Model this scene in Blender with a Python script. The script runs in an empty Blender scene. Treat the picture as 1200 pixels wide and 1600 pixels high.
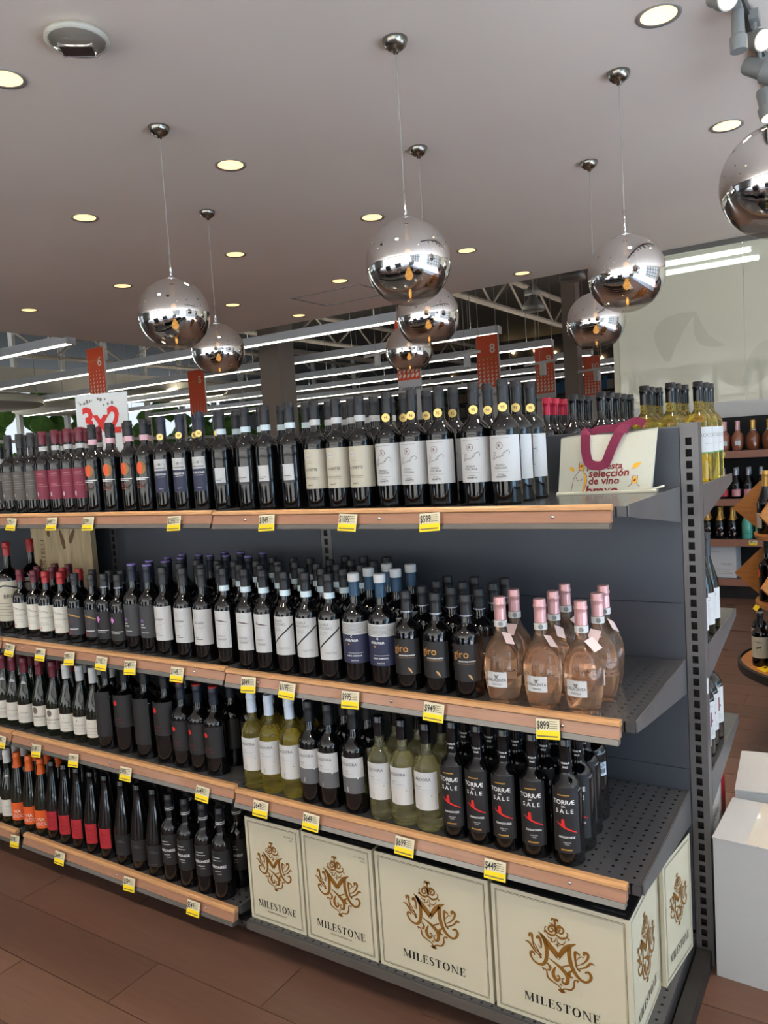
import bpy, math, random
from mathutils import Vector, Matrix

random.seed(11)
SC = bpy.context.scene
COL = SC.collection
R = math.radians

# ------------------------------------------------------------------ camera
cam_d = bpy.data.cameras.new('camera')
cam_d.sensor_fit = 'VERTICAL'
cam_d.sensor_height = 36.0
cam_d.lens = 1199.24 / 1600.0 * 36.0
cam_d.clip_start = 0.05
cam_d.clip_end = 200
cam = bpy.data.objects.new('camera', cam_d)
COL.objects.link(cam)
_yaw, _pit, _rol = R(32.6693), R(4.4672), R(-3.6576)
_f = Vector((-math.sin(_yaw) * math.cos(_pit), math.cos(_yaw) * math.cos(_pit), -math.sin(_pit)))
_r = _f.cross(Vector((0, 0, 1))).normalized()
_u = _r.cross(_f)
_r2 = _r * math.cos(_rol) + _u * math.sin(_rol)
_u2 = -_r * math.sin(_rol) + _u * math.cos(_rol)
_m = Matrix((_r2, _u2, -_f)).transposed().to_4x4()
_m.translation = Vector((0.504, -1.747, 1.597))
cam.matrix_world = _m
SC.camera = cam

# ------------------------------------------------------------------ world, daylight, exposure
SC.view_settings.view_transform = 'Standard'
SC.view_settings.look = 'None'
SC.view_settings.gamma = 1.0
SC.view_settings.use_curve_mapping = False
SC.view_settings.exposure = 0.50
SC.cycles.use_denoising = True
SC.cycles.max_bounces = 9
SC.cycles.transparent_max_bounces = 16
SC.cycles.caustics_reflective = False
SC.cycles.caustics_refractive = True
SC.cycles.sample_clamp_indirect = 6.0
wd = bpy.data.worlds.new('sky')
SC.world = wd
wd.use_nodes = True
wd.node_tree.nodes['Background'].inputs[0].default_value = (0.80, 0.90, 1.0, 1)
wd.node_tree.nodes['Background'].inputs[1].default_value = 0.75


def area(name, loc, direction, sx, sy, energy, col):
    d = bpy.data.lights.new(name, 'AREA')
    d.shape = 'RECTANGLE'
    d.size, d.size_y, d.energy, d.color = sx, sy, energy, col
    o = bpy.data.objects.new(name, d)
    COL.objects.link(o)
    o.location = loc
    o.rotation_euler = Vector(direction).to_track_quat('-Z', 'Z').to_euler()
    return o


# daylight outside the right-hand shop front; the rear lamp is added frontal fill
area('daylight_side', (6.5, -1.5, 1.7), (-1, 0, 0.3), 14.0, 3.2, 640, (0.38, 0.70, 1.0))
area('fill_back', (-2.0, -8.5, 1.7), (0, 1, 0.3), 16.0, 3.2, 330, (1.0, 0.95, 0.84))
# added fill behind an invented clerestory, brightens the far store and ceiling
area('fill_far', (-22.7, 9.0, 5.7), (1, 0, -0.05), 30.0, 1.4, 1500, (0.93, 0.97, 1.0))
# sun added to bounce off the added pale floor and brighten the ceiling
sun_d = bpy.data.lights.new('sun', 'SUN')
sun_d.energy, sun_d.angle, sun_d.color = 36.0, R(0.6), (1.0, 0.98, 0.96)
sun = bpy.data.objects.new('sun', sun_d)
COL.objects.link(sun)
sun.rotation_euler = Vector((-0.85, 0.62, -1.0)).to_track_quat('-Z', 'Z').to_euler()


# ------------------------------------------------------------------ materials
def lin(c):
    out = []
    for x in c[:3]:
        x = x / 255.0
        out.append(x / 12.92 if x <= 0.04045 else ((x + 0.055) / 1.055) ** 2.4)
    return (*out, 1.0)


_mats = {}


def M(name, col=(128, 128, 128), rough=0.5, metal=0.0, spec=0.5, trans=0.0, ior=1.5, coat=0.0, emit=None, es=0.0, noise=None, bump=None, alpha=1.0):
    """noise=(scale, amount, stretch xyz) varies the colour; bump=(scale, strength)."""
    if name in _mats:
        return _mats[name]
    m = bpy.data.materials.new(name)
    m.use_nodes = True
    nt = m.node_tree
    p = nt.nodes['Principled BSDF']
    c = lin(col)
    p.inputs['Base Color'].default_value = c
    p.inputs['Roughness'].default_value = rough
    p.inputs['Metallic'].default_value = metal
    p.inputs['Specular IOR Level'].default_value = spec
    p.inputs['Transmission Weight'].default_value = trans
    p.inputs['IOR'].default_value = ior
    p.inputs['Coat Weight'].default_value = coat
    p.inputs['Alpha'].default_value = alpha
    if emit:
        p.inputs['Emission Color'].default_value = lin(emit)
        p.inputs['Emission Strength'].default_value = es
    if noise or bump:
        tc = nt.nodes.new('ShaderNodeTexCoord')
    if noise:
        mp = nt.nodes.new('ShaderNodeMapping')
        mp.inputs['Scale'].default_value = noise[2] if len(noise) > 2 else (1, 1, 1)
        nz = nt.nodes.new('ShaderNodeTexNoise')
        nz.inputs['Scale'].default_value = noise[0]
        nz.inputs['Detail'].default_value = 4
        rp = nt.nodes.new('ShaderNodeMapRange')
        rp.inputs[1].default_value, rp.inputs[2].default_value = 0.3, 0.7
        rp.inputs[3].default_value, rp.inputs[4].default_value = 1 - noise[1], 1 + noise[1]
        hs = nt.nodes.new('ShaderNodeHueSaturation')
        hs.inputs['Color'].default_value = c
        nt.links.new(tc.outputs['Object'], mp.inputs[0])
        nt.links.new(mp.outputs[0], nz.inputs['Vector'])
        nt.links.new(nz.outputs['Fac'], rp.inputs[0])
        nt.links.new(rp.outputs[0], hs.inputs['Value'])
        nt.links.new(hs.outputs[0], p.inputs['Base Color'])
    if bump:
        n2 = nt.nodes.new('ShaderNodeTexNoise')
        n2.inputs['Scale'].default_value = bump[0]
        bp = nt.nodes.new('ShaderNodeBump')
        bp.inputs['Strength'].default_value = bump[1]
        bp.inputs['Distance'].default_value = 0.01
        nt.links.new(tc.outputs['Object'], n2.inputs['Vector'])
        nt.links.new(n2.outputs['Fac'], bp.inputs['Height'])
        nt.links.new(bp.outputs[0], p.inputs['Normal'])
    _mats[name] = m
    return m


ceil_m = M('ceiling_paint', (247, 234, 220), 0.9, noise=(0.6, 0.03))
roof_m = M('roof_steel', (92, 89, 85), 0.7)
wall_m = M('wall_paint', (205, 200, 190), 0.85)
dark_wall = M('dark_wall', (52, 50, 50), 0.8)
steel = M('gondola_steel', (110, 109, 110), 0.38, 0.55, noise=(9, 0.08))
steel_d = M('gondola_panel', (75, 80, 89), 0.42, 0.3, noise=(5, 0.05))
black_m = M('black_void', (14, 14, 15), 0.7)
kick_m = M('kick_plate', (46, 44, 43), 0.5, 0.3, noise=(12, 0.15))
wood_lip = M('lip_wood', (196, 148, 100), 0.4, noise=(18, 0.16, (1, 14, 14)))
wood_face = M('lip_face', (160, 116, 90), 0.36, noise=(14, 0.1, (1, 10, 10)), coat=0.25)
rail_m = M('label_rail', (120, 117, 112), 0.25, 0.6)
chrome = M('chrome', (225, 225, 225), 0.08, 1.0)
white_paper = M('white_paper', (192, 193, 193), 0.6)
cream_paper = M('cream_paper', (190, 184, 166), 0.65)
grey_paper = M('grey_paper', (92, 86, 82), 0.6)
ink = M('black_ink', (22, 22, 24), 0.6)
grey_ink = M('grey_ink', (128, 126, 124), 0.6)
white_ink = M('white_ink', (228, 228, 226), 0.5)
gold_ink = M('gold_ink', (190, 146, 70), 0.35, 0.4)
brown_gold = M('emblem_gold', (132, 88, 24), 0.5)
yellow_m = M('tag_yellow', (246, 214, 10), 0.5)
tag_white = M('tag_paper', (222, 214, 184), 0.55)
glass_dark = M('dark_wine_glass', (7, 7, 9), 0.05, spec=0.6)
glass_olive = M('olive_wine_glass', (16, 20, 10), 0.05, spec=0.6)
glass_white = M('white_wine_glass', (246, 240, 186), 0.0, trans=0.94, ior=1.38)
glass_yellow = M('golden_wine_glass', (248, 230, 120), 0.0, trans=0.94, ior=1.38)
glass_rose = M('rose_wine_glass', (251, 212, 180), 0.0, trans=0.94, ior=1.38)
cap_black = M('capsule_black', (26, 27, 31), 0.42)
cap_gloss = M('capsule_gloss_black', (14, 14, 17), 0.16)
cap_navy = M('capsule_navy', (30, 36, 52), 0.45)
cap_grey = M('capsule_grey', (52, 52, 54), 0.42, 0.2)
cap_burg = M('capsule_burgundy', (104, 30, 44), 0.38)
cap_red = M('capsule_red', (168, 40, 40), 0.35)
cap_crim = M('capsule_crimson', (172, 28, 58), 0.25, 0.3)
cap_white = M('capsule_white', (206, 206, 204), 0.4)
cap_pale = M('capsule_pale_blue', (206, 218, 232), 0.4)
cap_teal = M('capsule_teal', (38, 70, 96), 0.4)
cap_orange = M('capsule_orange', (222, 96, 30), 0.4)
cap_pink = M('capsule_pink', (206, 158, 158), 0.3, 0.45)
cap_gold = M('capsule_gold', (206, 160, 82), 0.35, 0.5)
cap_silver = M('capsule_silver', (160, 164, 172), 0.35, 0.5)
band_pink = M('band_pink', (222, 178, 188), 0.5)
band_blue = M('band_blue', (206, 222, 228), 0.5)
lab_burg = M('label_burgundy', (128, 38, 62), 0.55)
lab_navy = M('label_navy', (38, 42, 70), 0.55)
lab_char = M('label_charcoal', (58, 59, 63), 0.55)
lab_black = M('label_black', (27, 27, 29), 0.5)
lab_red = M('label_red', (172, 36, 46), 0.5)
lab_orange = M('label_orange', (224, 92, 34), 0.5)
lab_mid = M('label_midgrey', (92, 92, 94), 0.55)
lab_light = M('label_lightgrey', (196, 194, 190), 0.55)
red_m = M('red_print', (212, 38, 34), 0.5)
orange_m = M('orange_print', (226, 84, 30), 0.5)
violet_m = M('violet_print', (206, 130, 204), 0.5)
purple_cap = M('capsule_purple_top', (132, 112, 178), 0.4)
green_m = M('green_print', (86, 140, 84), 0.5)
carton_white = M('carton_white', (178, 180, 182), 0.7, noise=(3, 0.03))
carton_cream = M('carton_cream', (198, 192, 168), 0.6, noise=(3, 0.02))
carton_brown = M('kraft_board', (176, 128, 78), 0.7, noise=(30, 0.08, (1, 1, 6)))
pine_m = M('pine_wood', (206, 184, 146), 0.6, noise=(7, 0.2, (5, 5, 0.7)))
ply_m = M('plywood', (176, 116, 58), 0.5, noise=(10, 0.16, (1, 1, 8)))
burg_fabric = M('burgundy_webbing', (122, 30, 62), 0.8, bump=(400, 0.3))
bag_fabric = M('cream_fabric', (206, 204, 186), 0.8, bump=(500, 0.15))
bag_print = M('bag_print_red', (134, 34, 40), 0.7)
bag_yellow = M('bag_print_yellow', (238, 178, 52), 0.7)
sign_orange = M('sign_orange', (222, 78, 30), 0.45)
sign_pale = M('sign_pale', (226, 214, 200), 0.5)
lamp_grey = M('spot_grey', (148, 152, 150), 0.45, 0.2)
led_m = M('led_strip', (255, 255, 255), emit=(255, 246, 226), es=4.0)
down_m = M('downlight_glow', (255, 255, 255), emit=(255, 214, 140), es=1.25)
bulb_m = M('bulb_glow', (255, 255, 255), emit=(255, 184, 90), es=9.0)
spot_glow = M('spot_glow', (255, 255, 255), emit=(255, 206, 130), es=6.0)


# ------------------------------------------------------------------ mesh helpers
class B:
    def __init__(s):
        s.v, s.f = [], []

    def add(s, vs, fs):
        n = len(s.v)
        s.v += [tuple(p) for p in vs]
        s.f += [tuple(i + n for i in q) for q in fs]
        return s

    def box(s, x0, x1, y0, y1, z0, z1):
        return s.add([(x0, y0, z0), (x1, y0, z0), (x1, y1, z0), (x0, y1, z0), (x0, y0, z1), (x1, y0, z1), (x1, y1, z1), (x0, y1, z1)],
                     [(0, 3, 2, 1), (4, 5, 6, 7), (0, 1, 5, 4), (1, 2, 6, 5), (2, 3, 7, 6), (3, 0, 4, 7)])

    def quad(s, a, b, c, d):
        return s.add([a, b, c, d], [(0, 1, 2, 3)])

    def lathe(s, prof, n=24, c=(0, 0, 0), cap=True):
        vs, fs = [], []
        for r, z in prof:
            for i in range(n):
                a = 2 * math.pi * i / n
                vs.append((c[0] + r * math.sin(a), c[1] - r * math.cos(a), c[2] + z))
        for k in range(len(prof) - 1):
            for i in range(n):
                j = (i + 1) % n
                fs.append((k * n + i, k * n + j, (k + 1) * n + j, (k + 1) * n + i))
        if cap:
            if prof[0][0] > 1e-6:
                fs.append(tuple(reversed(range(n))))
            if prof[-1][0] > 1e-6:
                fs.append(tuple(range((len(prof) - 1) * n, len(prof) * n)))
        return s.add(vs, fs)

    def tube(s, p0, p1, r, n=8, r1=None):
        return s.path([p0, p1], [r, r if r1 is None else r1], n)

    def path(s, pts, r, n=6):
        pts = [Vector(p) for p in pts]
        rs = r if isinstance(r, (list, tuple)) else [r] * len(pts)
        vs, fs = [], []
        for k, p in enumerate(pts):
            t = (pts[min(k + 1, len(pts) - 1)] - pts[max(k - 1, 0)]).normalized()
            a = t.cross(Vector((0, 0, 1)))
            if a.length < 1e-3:
                a = t.cross(Vector((1, 0, 0)))
            a.normalize()
            b = t.cross(a)
            for i in range(n):
                w = 2 * math.pi * i / n
                vs.append(p + (a * math.cos(w) + b * math.sin(w)) * rs[k])
        for k in range(len(pts) - 1):
            for i in range(n):
                j = (i + 1) % n
                fs.append((k * n + i, k * n + j, (k + 1) * n + j, (k + 1) * n + i))
        fs.append(tuple(reversed(range(n))))
        fs.append(tuple(range((len(pts) - 1) * n, len(pts) * n)))
        return s.add(vs, fs)

    def prism_x(s, prof, x0, x1):
        """extrude a closed (y, z) outline along X"""
        n = len(prof)
        vs = [(x0, y, z) for y, z in prof] + [(x1, y, z) for y, z in prof]
        fs = [(i, (i + 1) % n, n + (i + 1) % n, n + i) for i in range(n)] + [tuple(reversed(range(n))), tuple(range(n, 2 * n))]
        return s.add(vs, fs)

    def prism_y(s, prof, y0, y1):
        n = len(prof)
        vs = [(x, y0, z) for x, z in prof] + [(x, y1, z) for x, z in prof]
        fs = [(i, (i + 1) % n, n + (i + 1) % n, n + i) for i in range(n)] + [tuple(reversed(range(n))), tuple(range(n, 2 * n))]
        return s.add(vs, fs)

    def mesh(s, name, mat, smooth=False, fix=True):
        me = bpy.data.meshes.new(name)
        me.from_pydata(s.v, [], s.f)
        me.update()
        if smooth is True:
            me.polygons.foreach_set('use_smooth', [True] * len(me.polygons))
        if mat:
            me.materials.append(mat)
        if smooth == 'auto':
            me.polygons.foreach_set('use_smooth', [True] * len(me.polygons))
            me.set_sharp_from_angle(angle=R(35))
        return me


def O(name, me, parent=None, loc=None, rot=None):
    o = bpy.data.objects.new(name, me)
    COL.objects.link(o)
    if parent is not None:
        o.parent = parent
    if loc is not None:
        o.location = loc
    if rot is not None:
        o.rotation_euler = rot
    return o


def part(name, b, mat, parent=None, smooth=False, loc=None, rot=None):
    return O(name, b.mesh(name, mat, smooth), parent, loc, rot)


def tag(o, label, cat, group=None):
    o['label'] = label
    o['category'] = cat
    if group:
        o['group'] = group
    return o


def empty(name, loc=(0, 0, 0), rot=(0, 0, 0)):
    o = bpy.data.objects.new(name, None)
    COL.objects.link(o)
    o.location = loc
    o.rotation_euler = rot
    return o


def struct(name, b, mat, smooth=False):
    o = part(name, b, mat, None, smooth)
    o['kind'] = 'structure'
    return o


ORD = ['first', 'second', 'third', 'fourth', 'fifth', 'sixth', 'seventh', 'eighth', 'ninth', 'tenth', 'eleventh', 'twelfth', 'thirteenth', 'fourteenth', 'fifteenth', 'sixteenth', 'seventeenth', 'eighteenth']

# ------------------------------------------------------------------ flat print (2-D shapes, later laid on a flat or a round face)
_tc = {}


def text_mesh(s, bold):
    k = (s, bold)
    if k in _tc:
        return _tc[k]
    cu = bpy.data.curves.new('t', 'FONT')
    cu.body = s
    cu.size = 1.0
    cu.resolution_u = 2
    cu.offset = bold
    ob = bpy.data.objects.new('t', cu)
    COL.objects.link(ob)
    bpy.context.view_layer.update()
    me = bpy.data.meshes.new_from_object(ob)
    vs = [(v.co.x, v.co.y) for v in me.vertices]
    fs = [tuple(p.vertices) for p in me.polygons]
    bpy.data.objects.remove(ob)
    bpy.data.curves.remove(cu)
    bpy.data.meshes.remove(me)
    w = (min(v[0] for v in vs), max(v[0] for v in vs)) if vs else (0, 0)
    _tc[k] = (vs, fs, w)
    return _tc[k]


def smooth_pts(pts, n=6):
    out = []
    m = len(pts)
    for i in range(m - 1):
        p0, p1, p2, p3 = pts[max(i - 1, 0)], pts[i], pts[i + 1], pts[min(i + 2, m - 1)]
        for k in range(n):
            t = k / n
            out.append(tuple(0.5 * ((2 * b) + (-a + c) * t + (2 * a - 5 * b + 4 * c - d) * t * t + (-a + 3 * b - 3 * c + d) * t ** 3) for a, b, c, d in zip(p0, p1, p2, p3)))
    out.append(tuple(pts[-1]))
    return out


def slice_faces(v, f, step):
    """cut wide faces into upright strips so that they follow a round surface"""
    vs, fs = list(v), []
    for q in f:
        us = [v[i][0] for i in q]
        a, b = min(us), max(us)
        n = int(math.ceil((b - a) / step))
        if n <= 1:
            fs.append(tuple(q))
            continue
        poly0 = [v[i] for i in q]
        for k in range(n):
            lo, hi = a + (b - a) * k / n, a + (b - a) * (k + 1) / n
            poly = poly0
            for lim, sg in ((lo, 1), (hi, -1)):
                out = []
                for i in range(len(poly)):
                    p, w = poly[i], poly[(i + 1) % len(poly)]
                    dp, dw = (p[0] - lim) * sg, (w[0] - lim) * sg
                    if dp >= 0:
                        out.append(p)
                    if (dp > 0 > dw) or (dp < 0 < dw):
                        t = dp / (dp - dw)
                        out.append((p[0] + (w[0] - p[0]) * t, p[1] + (w[1] - p[1]) * t))
                poly = out
                if len(poly) < 3:
                    break
            if len(poly) >= 3:
                fs.append(tuple(range(len(vs), len(vs) + len(poly))))
                vs += poly
    return vs, fs


class P2:
    def __init__(s):
        s.v, s.f = [], []

    def add(s, vs, fs):
        n = len(s.v)
        s.v += list(vs)
        s.f += [tuple(i + n for i in q) for q in fs]
        return s

    def rect(s, u0, v0, u1, v1, step=0.005):
        n = max(1, int(abs(u1 - u0) / step))
        vs = []
        for i in range(n + 1):
            u = u0 + (u1 - u0) * i / n
            vs += [(u, v0), (u, v1)]
        return s.add(vs, [(2 * i, 2 * i + 2, 2 * i + 3, 2 * i + 1) for i in range(n)])

    def disc(s, u, v, r, n=16, ry=None):
        ry = ry or r
        return s.add([(u + r * math.cos(2 * math.pi * i / n), v + ry * math.sin(2 * math.pi * i / n)) for i in range(n)], [tuple(range(n))])

    def poly(s, pts):
        return s.add(pts, [tuple(range(len(pts)))])

    def stroke(s, pts, w, n=6, smooth=True):
        """ribbon along pts; w = width or list of widths"""
        ws = list(w) if isinstance(w, (list, tuple)) else [w] * len(pts)
        while len(ws) < len(pts):
            ws.append(ws[-1])
        q = [(p[0], p[1], ws[i]) for i, p in enumerate(pts)]
        if smooth:
            q = smooth_pts(q, n)
        vs = []
        for i, (x, y, ww) in enumerate(q):
            a, b = q[max(i - 1, 0)], q[min(i + 1, len(q) - 1)]
            dx, dy = b[0] - a[0], b[1] - a[1]
            L = math.hypot(dx, dy) or 1
            nx, ny = -dy / L * ww / 2, dx / L * ww / 2
            vs += [(x - nx, y - ny), (x + nx, y + ny)]
        return s.add(vs, [(2 * i, 2 * i + 2, 2 * i + 3, 2 * i + 1) for i in range(len(q) - 1)])

    def ring(s, u, v, r, w, n=20):
        return s.stroke([(u + r * math.cos(2 * math.pi * i / n), v + r * math.sin(2 * math.pi * i / n)) for i in range(n + 1)], w, smooth=False)

    def text(s, t, size, u=0, v=0, align='C', bold=0.0, shear=0.0, sx=1.0):
        vs, fs, (a, b) = text_mesh(t, bold)
        o = {'C': (a + b) / 2, 'L': a, 'R': b}[align]
        return s.add([(u + ((x - o) * sx + y * shear) * size, v + y * size) for x, y in vs], fs)

    def lines(s, u0, u1, v0, v1, n, w, ragged=True):
        for i in range(n):
            v = v0 + (v1 - v0) * i / max(1, n - 1)
            e = u1 - (u1 - u0) * (0.25 * random.random() if ragged else 0)
            s.rect(u0, v - w / 2, e, v + w / 2)
        return s

    def moved(s, fn):
        q = P2()
        q.v = [fn(a, b) for a, b in s.v]
        q.f = list(s.f)
        return q

    def wrap(s, r, z0=0.0, a0=0.0):
        """on a cylinder of radius r about Z; u = arc length from the -Y side"""
        vs, fs = slice_faces(s.v, s.f, max(0.003, r * 0.12))
        b = B()
        b.v = [(r * math.sin(u / r + a0), -r * math.cos(u / r + a0), v + z0) for u, v in vs]
        b.f = fs
        return b

    def flat(s, o=(0, 0, 0), ux=(1, 0, 0), uy=(0, 0, 1)):
        o, ux, uy = Vector(o), Vector(ux), Vector(uy)
        b = B()
        b.v = [tuple(o + ux * u + uy * v) for u, v in s.v]
        b.f = list(s.f)
        return b


def serif_word(word, h, gap=0.16):
    """high contrast Roman capitals drawn from strokes, cap height h, returned centred"""
    T_, t_, sf = 0.21, 0.055, 0.10
    out = P2()
    x = 0.0

    def stem(q, a, w=T_, serif=True, y0=0, y1=1):
        q.rect(a, y0, a + w, y1)
        if serif:
            q.rect(a - sf * 0.7, y0, a + w + sf * 0.7, y0 + t_)
            q.rect(a - sf * 0.7, y1 - t_, a + w + sf * 0.7, y1)
    for ch in word:
        q = P2()
        if ch == 'M':
            W = 1.12
            stem(q, 0.08, 0.06)
            stem(q, W - 0.08 - T_, T_)
            q.poly([(0.06, 1), (0.30, 1), (W / 2 + 0.06, 0.08), (W / 2 - 0.06, 0.08)])
            q.poly([(W / 2 - 0.03, 0.08), (W / 2 + 0.04, 0.08), (W - 0.1, 1), (W - 0.18, 1)])
        elif ch == 'I':
            W = 0.40
            stem(q, 0.1)
        elif ch == 'L':
            W = 0.72
            stem(q, 0.1)
            q.rect(0.1, 0, 0.70, t_)
            q.poly([(0.63, 0), (0.72, 0), (0.72, 0.30), (0.69, 0.30)])
        elif ch == 'E':
            W = 0.76
            stem(q, 0.1)
            q.rect(0.1, 0, 0.70, t_)
            q.rect(0.1, 1 - t_, 0.68, 1)
            q.rect(0.3, 0.49, 0.56, 0.49 + t_)
            q.poly([(0.64, 0), (0.73, 0), (0.73, 0.28), (0.70, 0.28)])
            q.poly([(0.64, 1), (0.69, 0.74), (0.72, 0.74), (0.72, 1)])
            q.rect(0.52, 0.40, 0.57, 0.63)
        elif ch == 'T':
            W = 0.84
            stem(q, 0.42 - T_ / 2)
            q.rect(0.04, 1 - t_, 0.80, 1)
            q.poly([(0.04, 1), (0.04, 0.72), (0.07, 0.72), (0.14, 1)])
            q.poly([(0.80, 1), (0.70, 1), (0.77, 0.72), (0.80, 0.72)])
        elif ch == 'N':
            W = 0.98
            stem(q, 0.10, 0.06)
            stem(q, W - 0.16, 0.06)
            q.poly([(0.06, 1), (0.30, 1), (W - 0.10, 0), (W - 0.22, 0)])
        elif ch == 'O':
            W = 0.96
            pts, ws = [], []
            for i in range(25):
                a = 2 * math.pi * i / 24
                pts.append((0.48 + 0.37 * math.cos(a), 0.5 + 0.475 * math.sin(a)))
                ws.append(0.05 + 0.17 * abs(math.cos(a)) ** 1.3)
            q.stroke(pts, ws, smooth=False)
        elif ch == 'S':
            W = 0.66
            q.stroke([(0.56, 0.76), (0.50, 0.95), (0.32, 0.98), (0.14, 0.86), (0.16, 0.66), (0.34, 0.52), (0.52, 0.36), (0.53, 0.14), (0.34, 0.02), (0.16, 0.06), (0.09, 0.28)],
                     [0.03, 0.06, 0.06, 0.14, 0.19, 0.21, 0.19, 0.14, 0.06, 0.06, 0.03])
        out.add([(x + a, b) for a, b in q.v], q.f)
        x += W + gap
    x -= gap
    out.v = [((a - x / 2) * h, b * h) for a, b in out.v]
    return out

# ------------------------------------------------------------------ the setting
def node_mat(name):
    m = bpy.data.materials.new(name)
    m.use_nodes = True
    nt = m.node_tree
    for n in list(nt.nodes):
        nt.nodes.remove(n)
    out = nt.nodes.new('ShaderNodeOutputMaterial')
    return m, nt, out


def plank_mat():
    m = M('floor_plank', (96, 69, 57), 0.38)
    nt = m.node_tree
    p = nt.nodes['Principled BSDF']
    oi = nt.nodes.new('ShaderNodeObjectInfo')
    tc = nt.nodes.new('ShaderNodeTexCoord')
    mp = nt.nodes.new('ShaderNodeMapping')
    mp.inputs['Scale'].default_value = (2, 24, 24)
    nz = nt.nodes.new('ShaderNodeTexNoise')
    nz.inputs['Scale'].default_value = 3
    nz.inputs['Detail'].default_value = 6
    add = nt.nodes.new('ShaderNodeMath')
    add.operation = 'MULTIPLY_ADD'
    add.inputs[1].default_value = 0.35
    add.inputs[2].default_value = 0.62
    ad2 = nt.nodes.new('ShaderNodeMath')
    ad2.operation = 'MULTIPLY_ADD'
    ad2.inputs[1].default_value = 0.45
    hs = nt.nodes.new('ShaderNodeHueSaturation')
    hs.inputs['Color'].default_value = lin((96, 69, 57))
    nt.links.new(tc.outputs['Object'], mp.inputs[0])
    nt.links.new(mp.outputs[0], nz.inputs['Vector'])
    nt.links.new(oi.outputs['Random'], add.inputs[0])
    nt.links.new(nz.outputs['Fac'], ad2.inputs[0])
    nt.links.new(add.outputs[0], ad2.inputs[2])
    nt.links.new(ad2.outputs[0], hs.inputs['Value'])
    nt.links.new(hs.outputs[0], p.inputs['Base Color'])
    return m


def floor_mat():
    m = M('floor_far', (66, 47, 41), 0.4)
    nt = m.node_tree
    p = nt.nodes['Principled BSDF']
    tc = nt.nodes.new('ShaderNodeTexCoord')
    br = nt.nodes.new('ShaderNodeTexBrick')
    br.inputs['Color1'].default_value = lin((96, 69, 58))
    br.inputs['Color2'].default_value = lin((82, 58, 49))
    br.inputs['Mortar'].default_value = lin((44, 34, 31))
    br.inputs['Scale'].default_value = 1.0
    br.inputs['Mortar Size'].default_value = 0.004
    br.inputs['Brick Width'].default_value = 1.2
    br.inputs['Row Height'].default_value = 0.2
    nt.links.new(tc.outputs['Object'], br.inputs['Vector'])
    nt.links.new(br.outputs['Color'], p.inputs['Base Color'])
    return m


CZ = 3.48
fl = struct('floor', B().box(-34, 7, -9, 34, -0.12, -0.006), floor_mat())
struct('floor_bounce', B().box(2.3, 6.0, -8.0, 5.4, -0.006, 0.0).box(-12, 2.3, -8.0, -4.2, -0.006, 0.0), M('bounce_tile', (190, 203, 222), 0.5))  # unseen pale floor added as a reflector for the ceiling
pm = plank_mat()
pk = B().box(-0.5985, 0.5985, -0.0985, 0.0985, -0.006, 0.0).mesh('plank', pm)
for j in range(-7, 34):
    y = 0.2 * j + 0.1
    off = (j * 0.43) % 1.2
    for i in range(-4, 3):
        x = 1.2 * i + off
        if y > -0.1 and y < 1.1 and x < -0.55:
            continue
        if y > 1.0 and x < -0.9 - 0.0 * y:
            continue
        if y < -1.5 or x > 1.6:
            continue
        O('plank', pk, fl, (x, y, 0))

ce = struct('ceiling', B().box(-9.1, 6.0, -8.0, 6.9, CZ, CZ + 0.35), ceil_m)
acp = B()
for (a, b, c, d) in ((-5.3, -4.3, 5.55, 5.57), (-5.3, -4.3, 6.23, 6.25), (-5.3, -5.28, 5.57, 6.23), (-4.32, -4.3, 5.57, 6.23)):
    acp.box(a, b, c, d, CZ - 0.006, CZ)
part('access_panel', acp, M('panel_trim', (150, 146, 140), 0.5), ce)
roof = struct('roof', B().box(-34, 7, -9, 34, 6.6, 6.8), roof_m)
wf = struct('wall_far', B().box(-34, 7, 33.8, 34, 0, 6.6), dark_wall)
wpart = struct('wall_partition', B().box(-1.86, -1.80, 6.75, 9.0, 0, CZ).box(-1.8, 6.0, 8.9, 9.0, 0, CZ).box(-1.8, 6, 6.95, 9.0, CZ, CZ + 0.05), M('cream_wall', (196, 190, 166), 0.8))
wlow = struct('wall_back', B().box(-1.8, 6.0, 6.75, 6.85, 0, 1.78), dark_wall)
tr = struct('trim_1', B().box(-1.8, 6.0, 6.60, 6.75, 1.70, 1.83).box(-1.8, 6.0, 6.63, 6.75, 1.83, 1.88), M('bumper_white', (206, 204, 198), 0.45))
struct('trim_2', B().box(-1.86, 6.0, 6.72, 6.80, 3.43, CZ), M('trim_grey', (104, 102, 96), 0.5))

# glazed partition: milky glass panes with two tube lamps in the room behind them
gm, nt, out = node_mat('milky_glass')
tb = nt.nodes.new('ShaderNodeBsdfTransparent')
tb.inputs[0].default_value = lin((236, 240, 226))
df = nt.nodes.new('ShaderNodeBsdfDiffuse')
df.inputs[0].default_value = lin((242, 237, 214))
gl = nt.nodes.new('ShaderNodeBsdfGlossy')
gl.inputs['Roughness'].default_value = 0.02
fr = nt.nodes.new('ShaderNodeFresnel')
m1 = nt.nodes.new('ShaderNodeMixShader')
m1.inputs[0].default_value = 0.72
m2 = nt.nodes.new('ShaderNodeMixShader')
nt.links.new(tb.outputs[0], m1.inputs[1])
nt.links.new(df.outputs[0], m1.inputs[2])
nt.links.new(fr.outputs[0], m2.inputs[0])
nt.links.new(m1.outputs[0], m2.inputs[1])
nt.links.new(gl.outputs[0], m2.inputs[2])
nt.links.new(m2.outputs[0], out.inputs[0])
gw = empty('window_1')
gw['kind'] = 'structure'
xs = [-1.80, -0.56, 0.68, 1.92, 3.16, 4.4, 5.9]
for a, b in zip(xs, xs[1:]):
    part('pane', B().box(a + 0.003, b - 0.003, 6.755, 6.765, 1.80, 3.44), gm, gw)
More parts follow.
